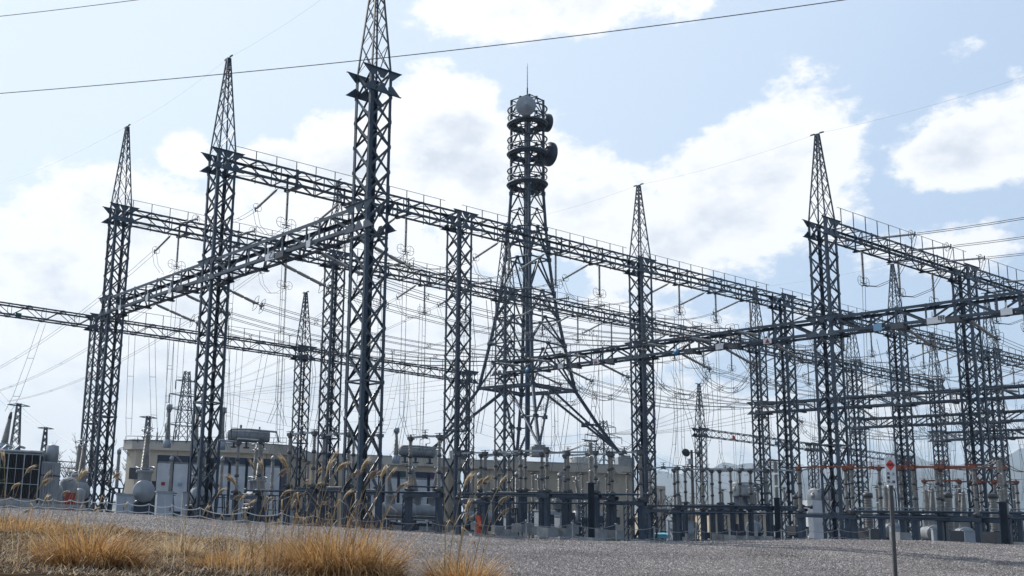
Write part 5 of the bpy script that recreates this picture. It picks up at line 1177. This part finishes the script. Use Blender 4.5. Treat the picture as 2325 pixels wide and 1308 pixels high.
mb.build('crossbar', M_STEEL, t_); mb = MB(); mb.box((-.18, 0, H_ - 1.05), (.3, .3, .5)); mb.build('junction_box', M_WHITE, t_)
for k, (u, v, d, lb) in enumerate(((1994, 1096, 160, 'thin street lamp far behind, left of the warning sign'), (2113, 1106, 165, 'thin street lamp far behind, right of the warning sign'), (536 + 350, 1023, 170, 'tiny twin lamp far behind the middle enclosure'))):
    p = at(u, v, d); t_ = empty('street_lamp', Vector((p.x, d, BASE)), 0, lb, 'street lamp'); H_ = p.z - BASE; mb = MB(); mb.tube([(-.0, 0, 0), (0, 0, H_ - .6), (.6, 0, H_), (1.6, 0, H_ + .15)], .08, 6); mb.build('pole', M_GALV, t_); mb = MB(); mb.box((2.0, 0, H_ + .12), (1.0, .3, .14)); mb.build('lamp', M_GALV, t_)
p = at(2031, 1112, 90); t_ = empty('loudspeaker', p, R(200), 'small horn loudspeaker pointing left beside the sign pole', 'loudspeaker'); mb = MB(); mb.lathe([(0, 0), (0, .08), (.25, .1), (.55, .36), (.57, .36), (.5, 0)], (0, 0, 0), (1, 0, .35), 14); mb.build('horn', M_GALV, t_); mb = MB(); mb.tube([(0, 0, 0), (-.1, 0, -.4), (-.1, 0, -3.8)], .05, 6); mb.build('bracket', M_STEEL, t_)
def lat_mast(u, v, d, arms, w0, w1, label, name='lattice_mast', cat='mast', tips=None):
    p = at(u, v, d); H_ = p.z - BASE; t_ = empty(name, Vector((p.x, d, BASE)), R(25), label, cat, 'far lattice masts' if name == 'lattice_mast' else 'far transmission pylons'); mb = MB()
    r = lambda z: (w0 + (w1 - w0) * min(1, z / H_)) / 2
    zs = [0]; 
    while zs[-1] < H_: zs.append(min(H_, zs[-1] + max(1.0, r(zs[-1]) * 2.1)))
    th = .05 + d * .00025
    for sx in (-1, 1):
        for sy in (-1, 1): mb.bar((sx * r(0), sy * r(0), -.5), (sx * r(H_), sy * r(H_), H_), th * 1.6, th * 1.6)
    for a, c in zip(zs[:-1], zs[1:]):
        for s_ in (-1, 1):
            ra, rc = r(a), r(c)
            mb.bar((-ra, s_ * ra, a), (rc, s_ * rc, c), th, th); mb.bar((ra, s_ * ra, a), (-rc, s_ * rc, c), th, th); mb.bar((s_ * ra, -ra, a), (s_ * rc, rc, c), th, th); mb.bar((s_ * ra, ra, a), (s_ * rc, -rc, c), th, th)
    mb.build('frame', M_STEEL, t_)
    for (f, hw) in arms:
        z = H_ * f; mb = MB()
        for s_ in (-1, 1):
            mb.bar((0, 0, z + hw * .16), (s_ * hw, 0, z), th * 1.2, th * 1.2); mb.bar((0, r(z), z - hw * .05), (s_ * hw, 0, z), th * 1.2, th * 1.2); mb.bar((0, -r(z), z - hw * .05), (s_ * hw, 0, z), th * 1.2, th * 1.2)
            if name == 'pylon': mb.ribs((s_ * hw, 0, z - .1), (s_ * hw, 0, z - 2.0), .08, .16, .2, 6)
        mb.build('crossarm', M_STEEL, t_)
lat_mast(43, 916, 150, ((.98, 1.6),), 2.2, .5, 'tall far lattice mast with a T-shaped top at the far left')
lat_mast(104, 971, 170, ((.99, 1.3),), 1.8, .4, 'shorter far lattice mast left of the leftmost peaked column')
lat_mast(337, 946, 170, ((.99, 1.5),), 2.0, .5, 'far lattice mast above the left building roof')
lat_mast(425, 843, 230, ((.93, 2.5), (.83, 3.8), (.73, 4.0), (.62, 4.2)), 6, 1.0, 'far transmission pylon just left of the second peaked column', 'pylon', 'pylon')
lat_mast(1370, 955, 330, ((.95, 5), (.86, 7.5), (.76, 8), (.66, 8.5)), 10, 1.4, 'far transmission pylon seen between the telecom tower legs and the slender spire', 'pylon', 'pylon')
for k, (u0, v0, u1, v1, sg_, lb) in enumerate(((-60, 800, 104, 972, 2.0, 'from the left edge down to the shorter far mast'), (43, 918, 240, 1030, 1.5, 'from the tall far mast down behind the leftmost column'), (-40, 860, 104, 974, 1.5, 'second from the left edge to the shorter far mast'),
      (425, 862, 1010, 905, 6, 'upper one right of the left pylon'), (425, 885, 1010, 930, 6, 'middle one right of the left pylon'), (425, 905, 1010, 950, 6, 'lower one right of the left pylon'),
      (1000, 918, 1370, 975, 5, 'upper one left of the right pylon'), (1000, 945, 1370, 990, 5, 'lower one left of the right pylon'), (1370, 975, 2000, 1130, 7, 'upper one falling right of the right pylon'), (1370, 990, 2000, 1150, 7, 'lower one falling right of the right pylon'))):
    a, c = at(u0, v0, 200 if k < 3 else 280), at(u1, v1, 175 if k < 3 else 320); mb = MB(); mb.tube([x - a for x in sag(a, c, sg_, 16)], .03, 4, cap=False); o = mb.build('far_power_line', M_WIRE); o.location = a; tag(o, 'faint far power line, ' + lb, 'power line', 'faint far power lines')

# ------------------------------------------------------------------ trees
def bare_tree(u, d, H_, seed, label, spread=.8):
    r_ = random.Random(seed); p = gp(u, d); z = min(p.z, BASE); t_ = empty('bare_tree', Vector((p.x, d, z)), 0, label, 'tree', 'leafless trees behind the yard'); tr = MB(); cr_ = MB()
    def grow(q, dr, L, r, dep):
        pts = [q]; n_ = 3
        for i in range(n_):
            dr = (dr + Vector((r_.uniform(-.25, .25), r_.uniform(-.25, .25), r_.uniform(-.05, .25)))).normalized(); pts.append(pts[-1] + dr * L / n_)
        (tr if dep < 2 else cr_).tube(pts, max(r, .028), 5 if dep < 3 else 3, max(.02, r * .6), cap=False)
        if dep < 5:
            for _ in range(3 if dep < 4 else 4):
                a = r_.uniform(0, 6.28); nd = (dr * .75 + Vector((math.cos(a), math.sin(a), r_.uniform(-.05, .5))) * spread).normalized(); k = r_.choice((1, 2, 3)); grow(pts[k], nd, L * r_.uniform(.55, .8), r * .55, dep + 1)
    grow(Vector((0, 0, 0)), Vector((0, 0, 1)), H_ * .36, H_ * .018, 0); tr.build('trunk', M_BARK, t_); cr_.build('crown', M_BARK, t_)
for k, (u, d, h, lb) in enumerate(((165, 140, 12, 'bare winter tree left of the leftmost peaked column'), (210, 150, 14, 'bare winter tree behind the leftmost peaked column'), (288, 150, 15, 'bare winter tree just right of the leftmost peaked column'), (125, 160, 9, 'low bare tree near the left edge'), (660, 150, 12, 'bare tree behind the small spired column'),
        (1528, 150, 8.5, 'small bare tree right of the grey box building'), (1560, 160, 8, 'small bare tree behind the floodlight pole'), (1612, 165, 8, 'small bare tree right of the floodlight pole'), (1725, 170, 6, 'small bare tree by the thin spired column'))):
    bare_tree(u, d, h, 20 + k, lb)
# pine at the very left edge
r_ = random.Random(5); p = at(-62, 985, 30); t_ = empty('pine_tree', Vector((p.x, 30, terr(-62, 30))), 0, 'pine whose branch tips just reach into the left edge', 'tree'); mb = MB(); Hh = p.z - terr(-62, 30) + 1.5
mb.tube([(0, 0, -.3), (0, 0, Hh)], .14, 8, .03); mb.build('trunk', M_BARK, t_); mb = MB()
for k in range(60):
    z = Hh * (.25 + .75 * k / 60); a = k * 2.4; L = (1.02 - z / Hh * .8) * 1.35; e_ = Vector((math.cos(a) * L, math.sin(a) * L, z + .15)); b0 = Vector((0, 0, z)); mb.tube([b0, e_], .02, 4, .006, cap=False)
    for j in range(26):
        q = b0.lerp(e_, .25 + .75 * j / 26)
        for _ in range(3):
            dr = Vector((r_.gauss(0, 1), r_.gauss(0, 1), r_.gauss(.5, .8))).normalized() * .13; sd_ = dr.cross(Vector((r_.random(), r_.random(), r_.random()))).normalized() * .006
            mb.add([q - sd_, q + sd_, q + dr], [(0, 1, 2)])
mb.build('crown', M_PINE, t_)

# ------------------------------------------------------------------ loose stones on the gravel
rs = np.random.RandomState(11); ns_ = 210000
uu = rs.uniform(-60, 2420, ns_); dd_ = 17 + 25.5 * rs.uniform(size=ns_) ** .85
dmx = np.interp(uu, GU, GD) - .6; keep = dd_ > dmx; uu, dd_ = uu[keep], dd_[keep]; ns_ = len(uu)
xs_ = (uu - CX) * math.cos(PITCH) / F * dd_
DG = np.linspace(10, 44, 120); UG = np.linspace(-100, 2500, 105); ZG_ = np.array([[terr(u, d) for d in DG] for u in UG])
fi = (uu - UG[0]) / (UG[1] - UG[0]); i0 = np.clip(fi.astype(int), 0, 103); fi -= i0; fj = (dd_ - DG[0]) / (DG[1] - DG[0]); j0 = np.clip(fj.astype(int), 0, 118); fj -= j0
zz_ = (ZG_[i0, j0] * (1 - fi) + ZG_[i0 + 1, j0] * fi) * (1 - fj) + (ZG_[i0, j0 + 1] * (1 - fi) + ZG_[i0 + 1, j0 + 1] * fi) * fj
rad_ = rs.uniform(.013, .03, ns_) * (1 + .5 * (rs.uniform(size=ns_) > .93)); V = np.empty((ns_, 5, 3)); a0 = rs.uniform(0, 6.28, ns_)
for k in range(4):
    rr = rad_ * rs.uniform(.7, 1.3, ns_); V[:, k, 0] = xs_ + rr * np.cos(a0 + k * 1.57); V[:, k, 1] = dd_ + rr * np.sin(a0 + k * 1.57); V[:, k, 2] = zz_ - .01 + rs.uniform(0, .012, ns_)
V[:, 4, 0] = xs_ + rad_ * rs.uniform(-.4, .4, ns_); V[:, 4, 1] = dd_ + rad_ * rs.uniform(-.4, .4, ns_); V[:, 4, 2] = zz_ + rad_ * rs.uniform(.7, 1.25, ns_)
T_ = (np.arange(ns_)[:, None, None] * 5 + np.array([[0, 1, 4], [1, 2, 4], [2, 3, 4], [3, 0, 4]])[None]).reshape(-1, 3).astype(np.int32); nf = len(T_)
me_ = bpy.data.meshes.new('stones'); me_.vertices.add(ns_ * 5); me_.vertices.foreach_set('co', V.astype(np.float32).ravel()); me_.loops.add(nf * 3); me_.loops.foreach_set('vertex_index', T_.ravel())
me_.polygons.add(nf); me_.polygons.foreach_set('loop_start', np.arange(nf, dtype=np.int32) * 3); me_.polygons.foreach_set('loop_total', np.full(nf, 3, np.int32)); me_.update()
M_STONE = bpy.data.materials.new('crushed_stone'); M_STONE.use_nodes = True; n, l = M_STONE.node_tree.nodes, M_STONE.node_tree.links; n['Principled BSDF'].inputs['Roughness'].default_value = .85; n['Principled BSDF'].inputs['Specular IOR Level'].default_value = .15
g_ = n.new('ShaderNodeNewGeometry'); cr = n.new('ShaderNodeValToRGB'); e = cr.color_ramp.elements; e[0].color = (.09, .083, .085, 1); e[1].color = (.42, .385, .37, 1); x = cr.color_ramp.elements.new(.55); x.color = (.19, .175, .172, 1); x = cr.color_ramp.elements.new(.85); x.color = (.27, .248, .24, 1)
l.new(g_.outputs['Random Per Island'], cr.inputs[0])
t = n.new('ShaderNodeTexCoord'); pn = n.new('ShaderNodeTexNoise'); pn.inputs['Scale'].default_value = .35; pn.inputs['Detail'].default_value = 6; l.new(t.outputs['Object'], pn.inputs['Vector'])
pr = n.new('ShaderNodeMapRange'); pr.inputs['From Min'].default_value = .35; pr.inputs['From Max'].default_value = .65; pr.inputs['To Min'].default_value = .78; pr.inputs['To Max'].default_value = 1.15; l.new(pn.outputs['Fac'], pr.inputs['Value'])
hv = n.new('ShaderNodeHueSaturation'); l.new(cr.outputs[0], hv.inputs['Color']); l.new(pr.outputs[0], hv.inputs['Value']); l.new(hv.outputs[0], n['Principled BSDF'].inputs['Base Color']); me_.materials.append(M_STONE)
o = bpy.data.objects.new('gravel_stones', me_); col.objects.link(o); tag(o, 'loose grey crushed stones covering the gravel slope', 'gravel', kind='stuff')

# ------------------------------------------------------------------ dry grass
def grass_mesh(name, mt, roots, heights, leans, azs, widths, curl, seg=3):
    """many bent blades as one mesh (numpy)"""
    n_ = len(roots); ts = np.linspace(0, 1, seg + 1); L = heights[:, None]; la = leans[:, None]
    # arc: angle from vertical grows with t
    out = np.zeros((n_, seg + 1)); up = np.zeros((n_, seg + 1)); ang = la * .35 * np.ones((1, 1))
    for i in range(seg):
        a_ = la[:, 0] * .4 + curl * (i + .5) / seg; out[:, i + 1] = out[:, i] + np.sin(a_) * heights / seg; up[:, i + 1] = up[:, i] + np.cos(a_) * heights / seg
    ca, sa = np.cos(azs)[:, None], np.sin(azs)[:, None]
    cx_ = roots[:, 0:1] + out * ca; cy_ = roots[:, 1:2] + out * sa; cz_ = roots[:, 2:3] + up
    th = azs + np.pi / 2 + np.random.RandomState(1).uniform(-.8, .8, n_); wx = np.cos(th)[:, None] * widths[:, None] * (1 - .85 * ts)[None]; wy = np.sin(th)[:, None] * widths[:, None] * (1 - .85 * ts)[None]
    V = np.empty((n_, seg + 1, 2, 3)); V[:, :, 0, 0] = cx_ - wx; V[:, :, 0, 1] = cy_ - wy; V[:, :, 0, 2] = cz_; V[:, :, 1, 0] = cx_ + wx; V[:, :, 1, 1] = cy_ + wy; V[:, :, 1, 2] = cz_
    V = V.reshape(-1, 3); me_ = bpy.data.meshes.new(name); k = np.arange(n_)[:, None] * (seg + 1) * 2; s_ = np.arange(seg)[None] * 2; b0 = k + s_
    Fc = np.stack([b0, b0 + 1, b0 + 3, b0 + 2], -1).reshape(-1, 4).astype(np.int32); nf = len(Fc)
    me_.vertices.add(len(V)); me_.vertices.foreach_set('co', V.astype(np.float32).ravel()); me_.loops.add(nf * 4); me_.loops.foreach_set('vertex_index', Fc.ravel())
    me_.polygons.add(nf); me_.polygons.foreach_set('loop_start', np.arange(nf, dtype=np.int32) * 4); me_.polygons.foreach_set('loop_total', np.full(nf, 4, np.int32)); me_.materials.append(mt); me_.update(); me_.validate(); return me_
rs = np.random.RandomState(4)
def gpn(u, d): q = gp(float(u), float(d)); return (q.x, q.y, q.z)
def carpet(name, n_, mt, h0, h1, label, cat, wmul=1, dens=None, lean=1.0, dmin=12.3, dcut=0.0):
    roots = []
    while len(roots) < n_:
        u = rs.uniform(-120, 1180); dm = float(np.interp(u, GU, GD)) + .8 * math.sin(u * .05) + .5 * math.sin(u * .021 + 2); d = dmin + (dm - dcut - dmin) * rs.uniform() ** .75
        if dens and rs.uniform() > dens(u, d): continue
        roots.append(gpn(u, d))
    roots = np.array(roots); m_ = len(roots); hts = rs.uniform(h0, h1, m_) * (0.6 + .8 * rs.uniform(size=m_)); me_ = grass_mesh(name, mt, roots, hts, rs.uniform(.4, 1.8, m_) * lean, rs.uniform(0, 6.28, m_), rs.uniform(.0025, .0055, m_) * wmul, rs.uniform(.3, 1.5, m_))
    o = bpy.data.objects.new(name, me_); col.objects.link(o); tag(o, label, cat, kind='stuff'); return o
patch = lambda u, d: .5 + .5 * math.sin(u * .013 + d * .9) * math.sin(u * .031 - d * .5 + 1)
dark = lambda u, d: 1 if (210 < u < 700 and d < 15.0 + math.sin(u * .03)) else 0
carpet('dead_grass', 38000, M_LITTER, .04, .16, 'matted dead grass and litter on the bank at the lower left', 'grass', 2.0, None, 1.9)
carpet('dry_grass', 17000, M_STRAW, .04, .13, 'pale straw grass covering the bank at the lower left', 'grass', 1.5, lambda u, d: (.06 + .94 * patch(u, d) ** 2) * (.22 if dark(u, d) else 1), 1.1, dcut=.4)
carpet('tawny_grass', 3500, M_STRAW2, .07, .18, 'orange-brown taller grass in drifts on the bank', 'grass', 1.4, lambda u, d: max(0, 1.15 - 1.5 * patch(u, d)) * (.2 if dark(u, d) else 1) * (1 if d > 12 else .6), .8, dcut=1.2)
TUS = [(235, 15.2, .95, .66, 'big orange tussock of dry grass in front of the white breaker', 1700), (800, 15.2, 1.05, .78, 'biggest orange tussock, right of centre-left, spilling over the gravel', 2300), (1077, 14.6, .52, .58, 'lone orange tussock at the bottom, right end of the grass', 1300),
       (730, 16.3, .8, .62, 'orange tussock touching the left side of the biggest one', 1100), (545, 16.2, .75, .36, 'low tussock between the two big orange ones', 700), (70, 24, 1.6, .5, 'wide low tussock at the left near the gravel edge', 1000), (440, 18.5, .5, .45, 'small tussock right of the big left one', 500), (640, 18, .6, .5, 'small tussock with many pampas stalks', 600),
       (880, 14.9, .5, .5, 'tussock at the right end of the biggest one', 600), (1025, 15.2, .22, .5, 'small tuft left of the lone tussock', 260)]
for (u, d, rad, hg, lb, n_) in TUS:
    c = gp(u, d); a = rs.uniform(0, 6.28, n_); q = rad * np.sqrt(rs.uniform(0, 1, n_)) * .75; rt = np.stack([q * np.cos(a), q * np.sin(a) * .8, np.full(n_, -.02)], 1)
    out_a = a + rs.normal(0, .5, n_); fr = q / rad
    me_ = grass_mesh('grass_tussock', M_STRAW2 if rs.uniform() < .75 else M_STRAW, rt, hg * .98 * rs.uniform(.45, 1.3, n_), fr * 1.3 + rs.uniform(0, .4, n_), out_a, rs.uniform(.004, .012, n_), rs.uniform(.4, 2.1, n_) * (0.5 + fr), 5)
    o = bpy.data.objects.new('grass_tussock', me_); col.objects.link(o); o.location = c; tag(o, lb, 'grass tussock', 'tussocks of dry grass')
# pampas stalks with plumes
def stalk_meshes(seed, H_, lean, droop, plume):
    r_ = random.Random(seed); mb = MB(); pts = []; x = 0; z = 0; a = lean * .3
    for i in range(11): pts.append(Vector((x, .02 * math.sin(i * .9 + seed), z))); x += math.sin(a) * H_ / 10; z += math.cos(a) * H_ / 10; a += lean * .07 + (droop * .13 if i > 6 else 0)
    mb.tube(pts, .0042, 4, .002, cap=False)
    for k in range(3):   # dry leaves on the stem
        i = 2 + k * 2; p0 = pts[i]; az_ = r_.uniform(0, 6.28); L = H_ * r_.uniform(.15, .3); dx, dy = math.cos(az_), math.sin(az_); q1 = p0 + Vector((dx * L * .4, dy * L * .4, L * .5)); q2 = p0 + Vector((dx * L * .9, dy * L * .9, L * .25)); w_ = .006
        mb.add([p0 + Vector((0, 0, 0)), p0 + Vector((0, 0, w_)), q1 + Vector((-dy * w_, dx * w_, 0)), q1 - Vector((-dy * w_, dx * w_, 0)), q2], [(0, 1, 2, 3), (3, 2, 4)])
    st = mb.mesh('stem', M_STEM); mb = MB()
    if plume:
        tip = pts[-1]; dr = (pts[-1] - pts[-2]).normalized(); Lp = .17 + .07 * r_.random()
        for j in range(110):
            t0 = r_.random(); b0 = tip + dr * Lp * t0 * .45 - Vector((0, 0, droop * Lp * t0 * t0 * .3)) - dr * .06; an = r_.uniform(0, 6.28)
            d2 = (dr * 1.2 + Vector((math.cos(an), math.sin(an) * .6, r_.uniform(-.3, .4))) * .19).normalized(); d3 = (d2 + Vector((droop * .4, 0, -.6 * droop))).normalized(); L = Lp * r_.uniform(.35, .75)
            q1 = b0 + d2 * L * .5; q2 = q1 + d3 * L * .5; w_ = Vector((-d2.y, d2.x, 0)).normalized() * .0024 if abs(d2.x) + abs(d2.y) > .01 else Vector((.003, 0, 0))
            mb.add([b0 - w_ * .5, b0 + w_ * .5, q1 + w_, q1 - w_, q2], [(0, 1, 2, 3), (3, 2, 4)])
    return st, (mb.mesh('plume', M_PLUME) if plume else None)
VAR = [stalk_meshes(k, 1.0, (.1, .3, .5, .05, .35, .6, .2, .45)[k], (.4, .9, 1.0, .2, .6, .9, 1.1, .3)[k], k != 3) for k in range(8)]
# (plume column, plume top row, root column, forward distance)
ST = [(18, 1048, 45, 15), (40, 1062, 22, 16), (60, 1096, 85, 14.5), (48, 1124, 70, 14), (75, 1085, 95, 15.5), (112, 1086, 104, 16), (128, 1112, 118, 15), (155, 1072, 120, 15.5), (172, 1082, 150, 16), (200, 1150, 195, 15), (222, 1080, 232, 17), (183, 1082, 215, 16.5),
      (560, 1094, 640, 15.5), (575, 1092, 632, 14.8), (594, 1122, 560, 15), (612, 1064, 665, 16), (605, 1066, 650, 15.5), (622, 1110, 585, 15), (590, 1074, 600, 16), (660, 1050, 718, 16), (682, 1060, 730, 15.6), (668, 1070, 690, 16), (700, 1096, 705, 15), (715, 1040, 722, 16), (735, 1066, 742, 15.3), (742, 1052, 700, 16), (752, 1078, 765, 15),
      (770, 1092, 748, 15.6), (790, 1062, 812, 15), (802, 1068, 780, 16), (818, 1072, 822, 15.4), (846, 1072, 808, 15.6), (858, 1078, 838, 15), (880, 1096, 842, 14.8), (872, 1094, 860, 15.5), (1012, 1094, 1052, 14.4), (1025, 1098, 1060, 14.8), (1040, 1092, 1072, 14.6), (1064, 1086, 1050, 15), (1095, 1094, 1082, 14.6), (1052, 1152, 1062, 14.2), (478, 1108, 452, 15.5), (498, 1120, 470, 15), (430, 1108, 442, 16),
      (545, 1140, 530, 15), (640, 1085, 612, 15.5), (650, 1120, 670, 14.6), (520, 1128, 500, 16), (462, 1150, 420, 15), (1110, 1130, 1098, 14.5), (1100, 1160, 1118, 14.3), (828, 1110, 800, 14.6), (758, 1120, 735, 14.7), (690, 1130, 660, 15), (250, 1185, 262, 15.2), (262, 1150, 300, 15), (96, 1130, 60, 14), (10, 1100, 6, 15), (30, 1150, 15, 14)]
order = sorted(range(len(ST)), key=lambda i: ST[i][0]); rank = {i: k for k, i in enumerate(order)}
def ordn(n_): return str(n_) + ('th' if 10 <= n_ % 100 <= 20 else {1: 'st', 2: 'nd', 3: 'rd'}.get(n_ % 10, 'th'))
for i, (u, v, ur, d) in enumerate(ST):
    ur = u + .55 * (ur - u)
    rt = gp(ur, d); tp_ = at(u, v, d); h = tp_.z - rt.z; k = i % 8; lean = (tp_.x - rt.x); flip = 1 if lean > 0 else -1
    t_ = empty('pampas_stalk', rt - Vector((0, 0, .03)), 0 if flip > 0 else math.pi, f'dry stalk with {"a bushy hooked" if k in (1, 2, 5, 6) else "a slim upright" if k != 3 else "no"} plume, {ordn(rank[i] + 1)} from the left', 'grass stalk', 'dry pampas stalks standing above the tussocks')
    st, plm = VAR[k]; sx = min(2.2, max(.25, abs(lean) / (.42 * h + .01))); t_.scale = (1, 1, 1)
    o = bpy.data.objects.new('stem', st); col.objects.link(o); o.parent = t_; tipz = max(q.co.z for q in st.vertices); hh = h / tipz; ln = (.12, .3, .42, .06, .32, .48, .2, .38)[k]; o.scale = (hh, hh, hh)
    o.rotation_euler = (0, math.atan2(abs(lean), h) - math.atan2(.35 * ln, 1), 0)
    if plm: q = bpy.data.objects.new('plume', plm); col.objects.link(q); q.parent = t_; q.scale = (hh, hh, hh); q.rotation_euler = o.rotation_euler
# thin unplumed stems in the tussocks
ro = []; 
for (u0, u1, n_) in ((560, 900, 150), (1010, 1110, 45), (-20, 230, 60), (380, 560, 40)):
    for _ in range(n_): ro.append(gpn(rs.uniform(u0, u1), rs.uniform(14.2, 16.5)))
ro = np.array(ro); m_ = len(ro); me_ = grass_mesh('reed_stems', M_STRAW, ro, rs.uniform(.5, 1.15, m_), rs.uniform(0, .6, m_), rs.uniform(0, 6.28, m_), rs.uniform(.003, .005, m_), rs.uniform(0, .6, m_), 5)
o = bpy.data.objects.new('reed_stems', me_); col.objects.link(o); tag(o, 'thin straight dead stems between the tussocks', 'grass', kind='stuff')

# extra slim ribbed posts between the switch rows
proto = None; EX = [(1132, 1078, 90, 'between flat-topped column and column before the tower'), (1210, 1072, 90, 'left of the telecom tower centre line'), (1236, 1082, 94, 'behind the third beige-building switch'), (1322, 1074, 92, 'left of the tall bus post'), (1377, 1078, 94, 'right of the tall bus post'), (1424, 1074, 90, 'close left of the slender spire column'),
  (1500, 1112, 100, 'right of the slender spire column foot'), (1590, 1110, 104, 'right of the floodlight pole'), (1640, 1112, 104, 'before the low shed'), (1720, 1110, 104, 'at the right end of the low shed'), (1780, 1108, 100, 'between thin spired and flat-topped columns'), (1880, 1100, 92, 'right of the tall right spire column'), (1905, 1096, 90, 'farther right of the tall right spire column'),
  (1990, 1104, 90, 'left of the sign pole'), (2078, 1108, 92, 'right of the sign pole'), (2110, 1100, 90, 'midway between sign and right-edge column'), (2172, 1104, 92, 'left of the flat-topped right-edge column'), (2208, 1100, 94, 'right of the flat-topped right-edge column'), (2300, 1098, 90, 'next to the right edge'),
  (700, 1050, 84, 'left of the tallest column'), (752, 1046, 86, 'behind the tallest column'), (835, 1052, 84, 'close right of the tallest column'), (925, 1056, 88, 'between two middle breakers')]
for (u, v, d, lb) in EX:
    p = at(u, v, d); H_ = 5.4; loc = Vector((p.x, d, p.z - H_)); lb = 'slim ribbed post on a lattice stand, ' + lb
    if proto is None:
        proto = t_ = empty('support_post', loc, R(20), lb, 'insulator post', 'slim posts between the switch rows'); mb = MB()
        for k in range(2): mb.ribs((0, 0, 2.9 + k * 1.2), (0, 0, 4.0 + k * 1.2), .08, .14, .085, 9)
        mb.build('insulator', M_PORC, t_); mb = MB(); mb.lathe([(5.25, 0), (5.25, .15), (5.4, .15), (5.4, 0)], (0, 0, 0), (0, 0, 1), 9); mb.bar((-.5, 0, 5.45), (.5, 0, 5.45), .07, .05); mb.torus((0, 0, 5.3), (0, 0, 1), .26, .02, 14, 4)
        mb.build('cap', M_CAP, t_); mb = MB()
        for sx in (-1, 1):
            for sy in (-1, 1): mb.bar((sx * .22, sy * .22, -.4), (sx * .22, sy * .22, 2.85), .07, .07)
        for k in range(5):
            a, c = k * .57, k * .57 + .57
            for s_ in (-1, 1): mb.bar((-.22, s_ * .22, a), (.22, s_ * .22, c), .04, .04); mb.bar((s_ * .22, .22, a), (s_ * .22, -.22, c), .04, .04)
        mb.box((0, 0, 2.87), (.6, .6, .06)); mb.box((0, -.32, 1.3), (.4, .2, .55)); mb.build('stand', M_STEEL, t_)
    else: copy_tree(proto, loc, R(20), lb)

# ------------------------------------------------------------------ haze
mb = MB(); mb.box((1500, 4600, 400), (14000, 10000, 830)); hz = mb.build('haze', mat('haze_air', (1, 1, 1))); hz['kind'] = 'stuff'; hz['label'] = 'pale blue haze lying over the far hills'; hz['category'] = 'haze'
HM = bpy.data.materials.new('haze_volume'); HM.use_nodes = True; hn = HM.node_tree.nodes; hn.clear(); pv = hn.new('ShaderNodeVolumePrincipled'); ho = hn.new('ShaderNodeOutputMaterial'); HM.node_tree.links.new(pv.outputs[0], ho.inputs['Volume'])
pv.inputs['Color'].default_value = (.72, .86, 1.0, 1); pv.inputs['Density'].default_value = .0001; pv.inputs['Anisotropy'].default_value = .2; hz.data.materials.clear(); hz.data.materials.append(HM)
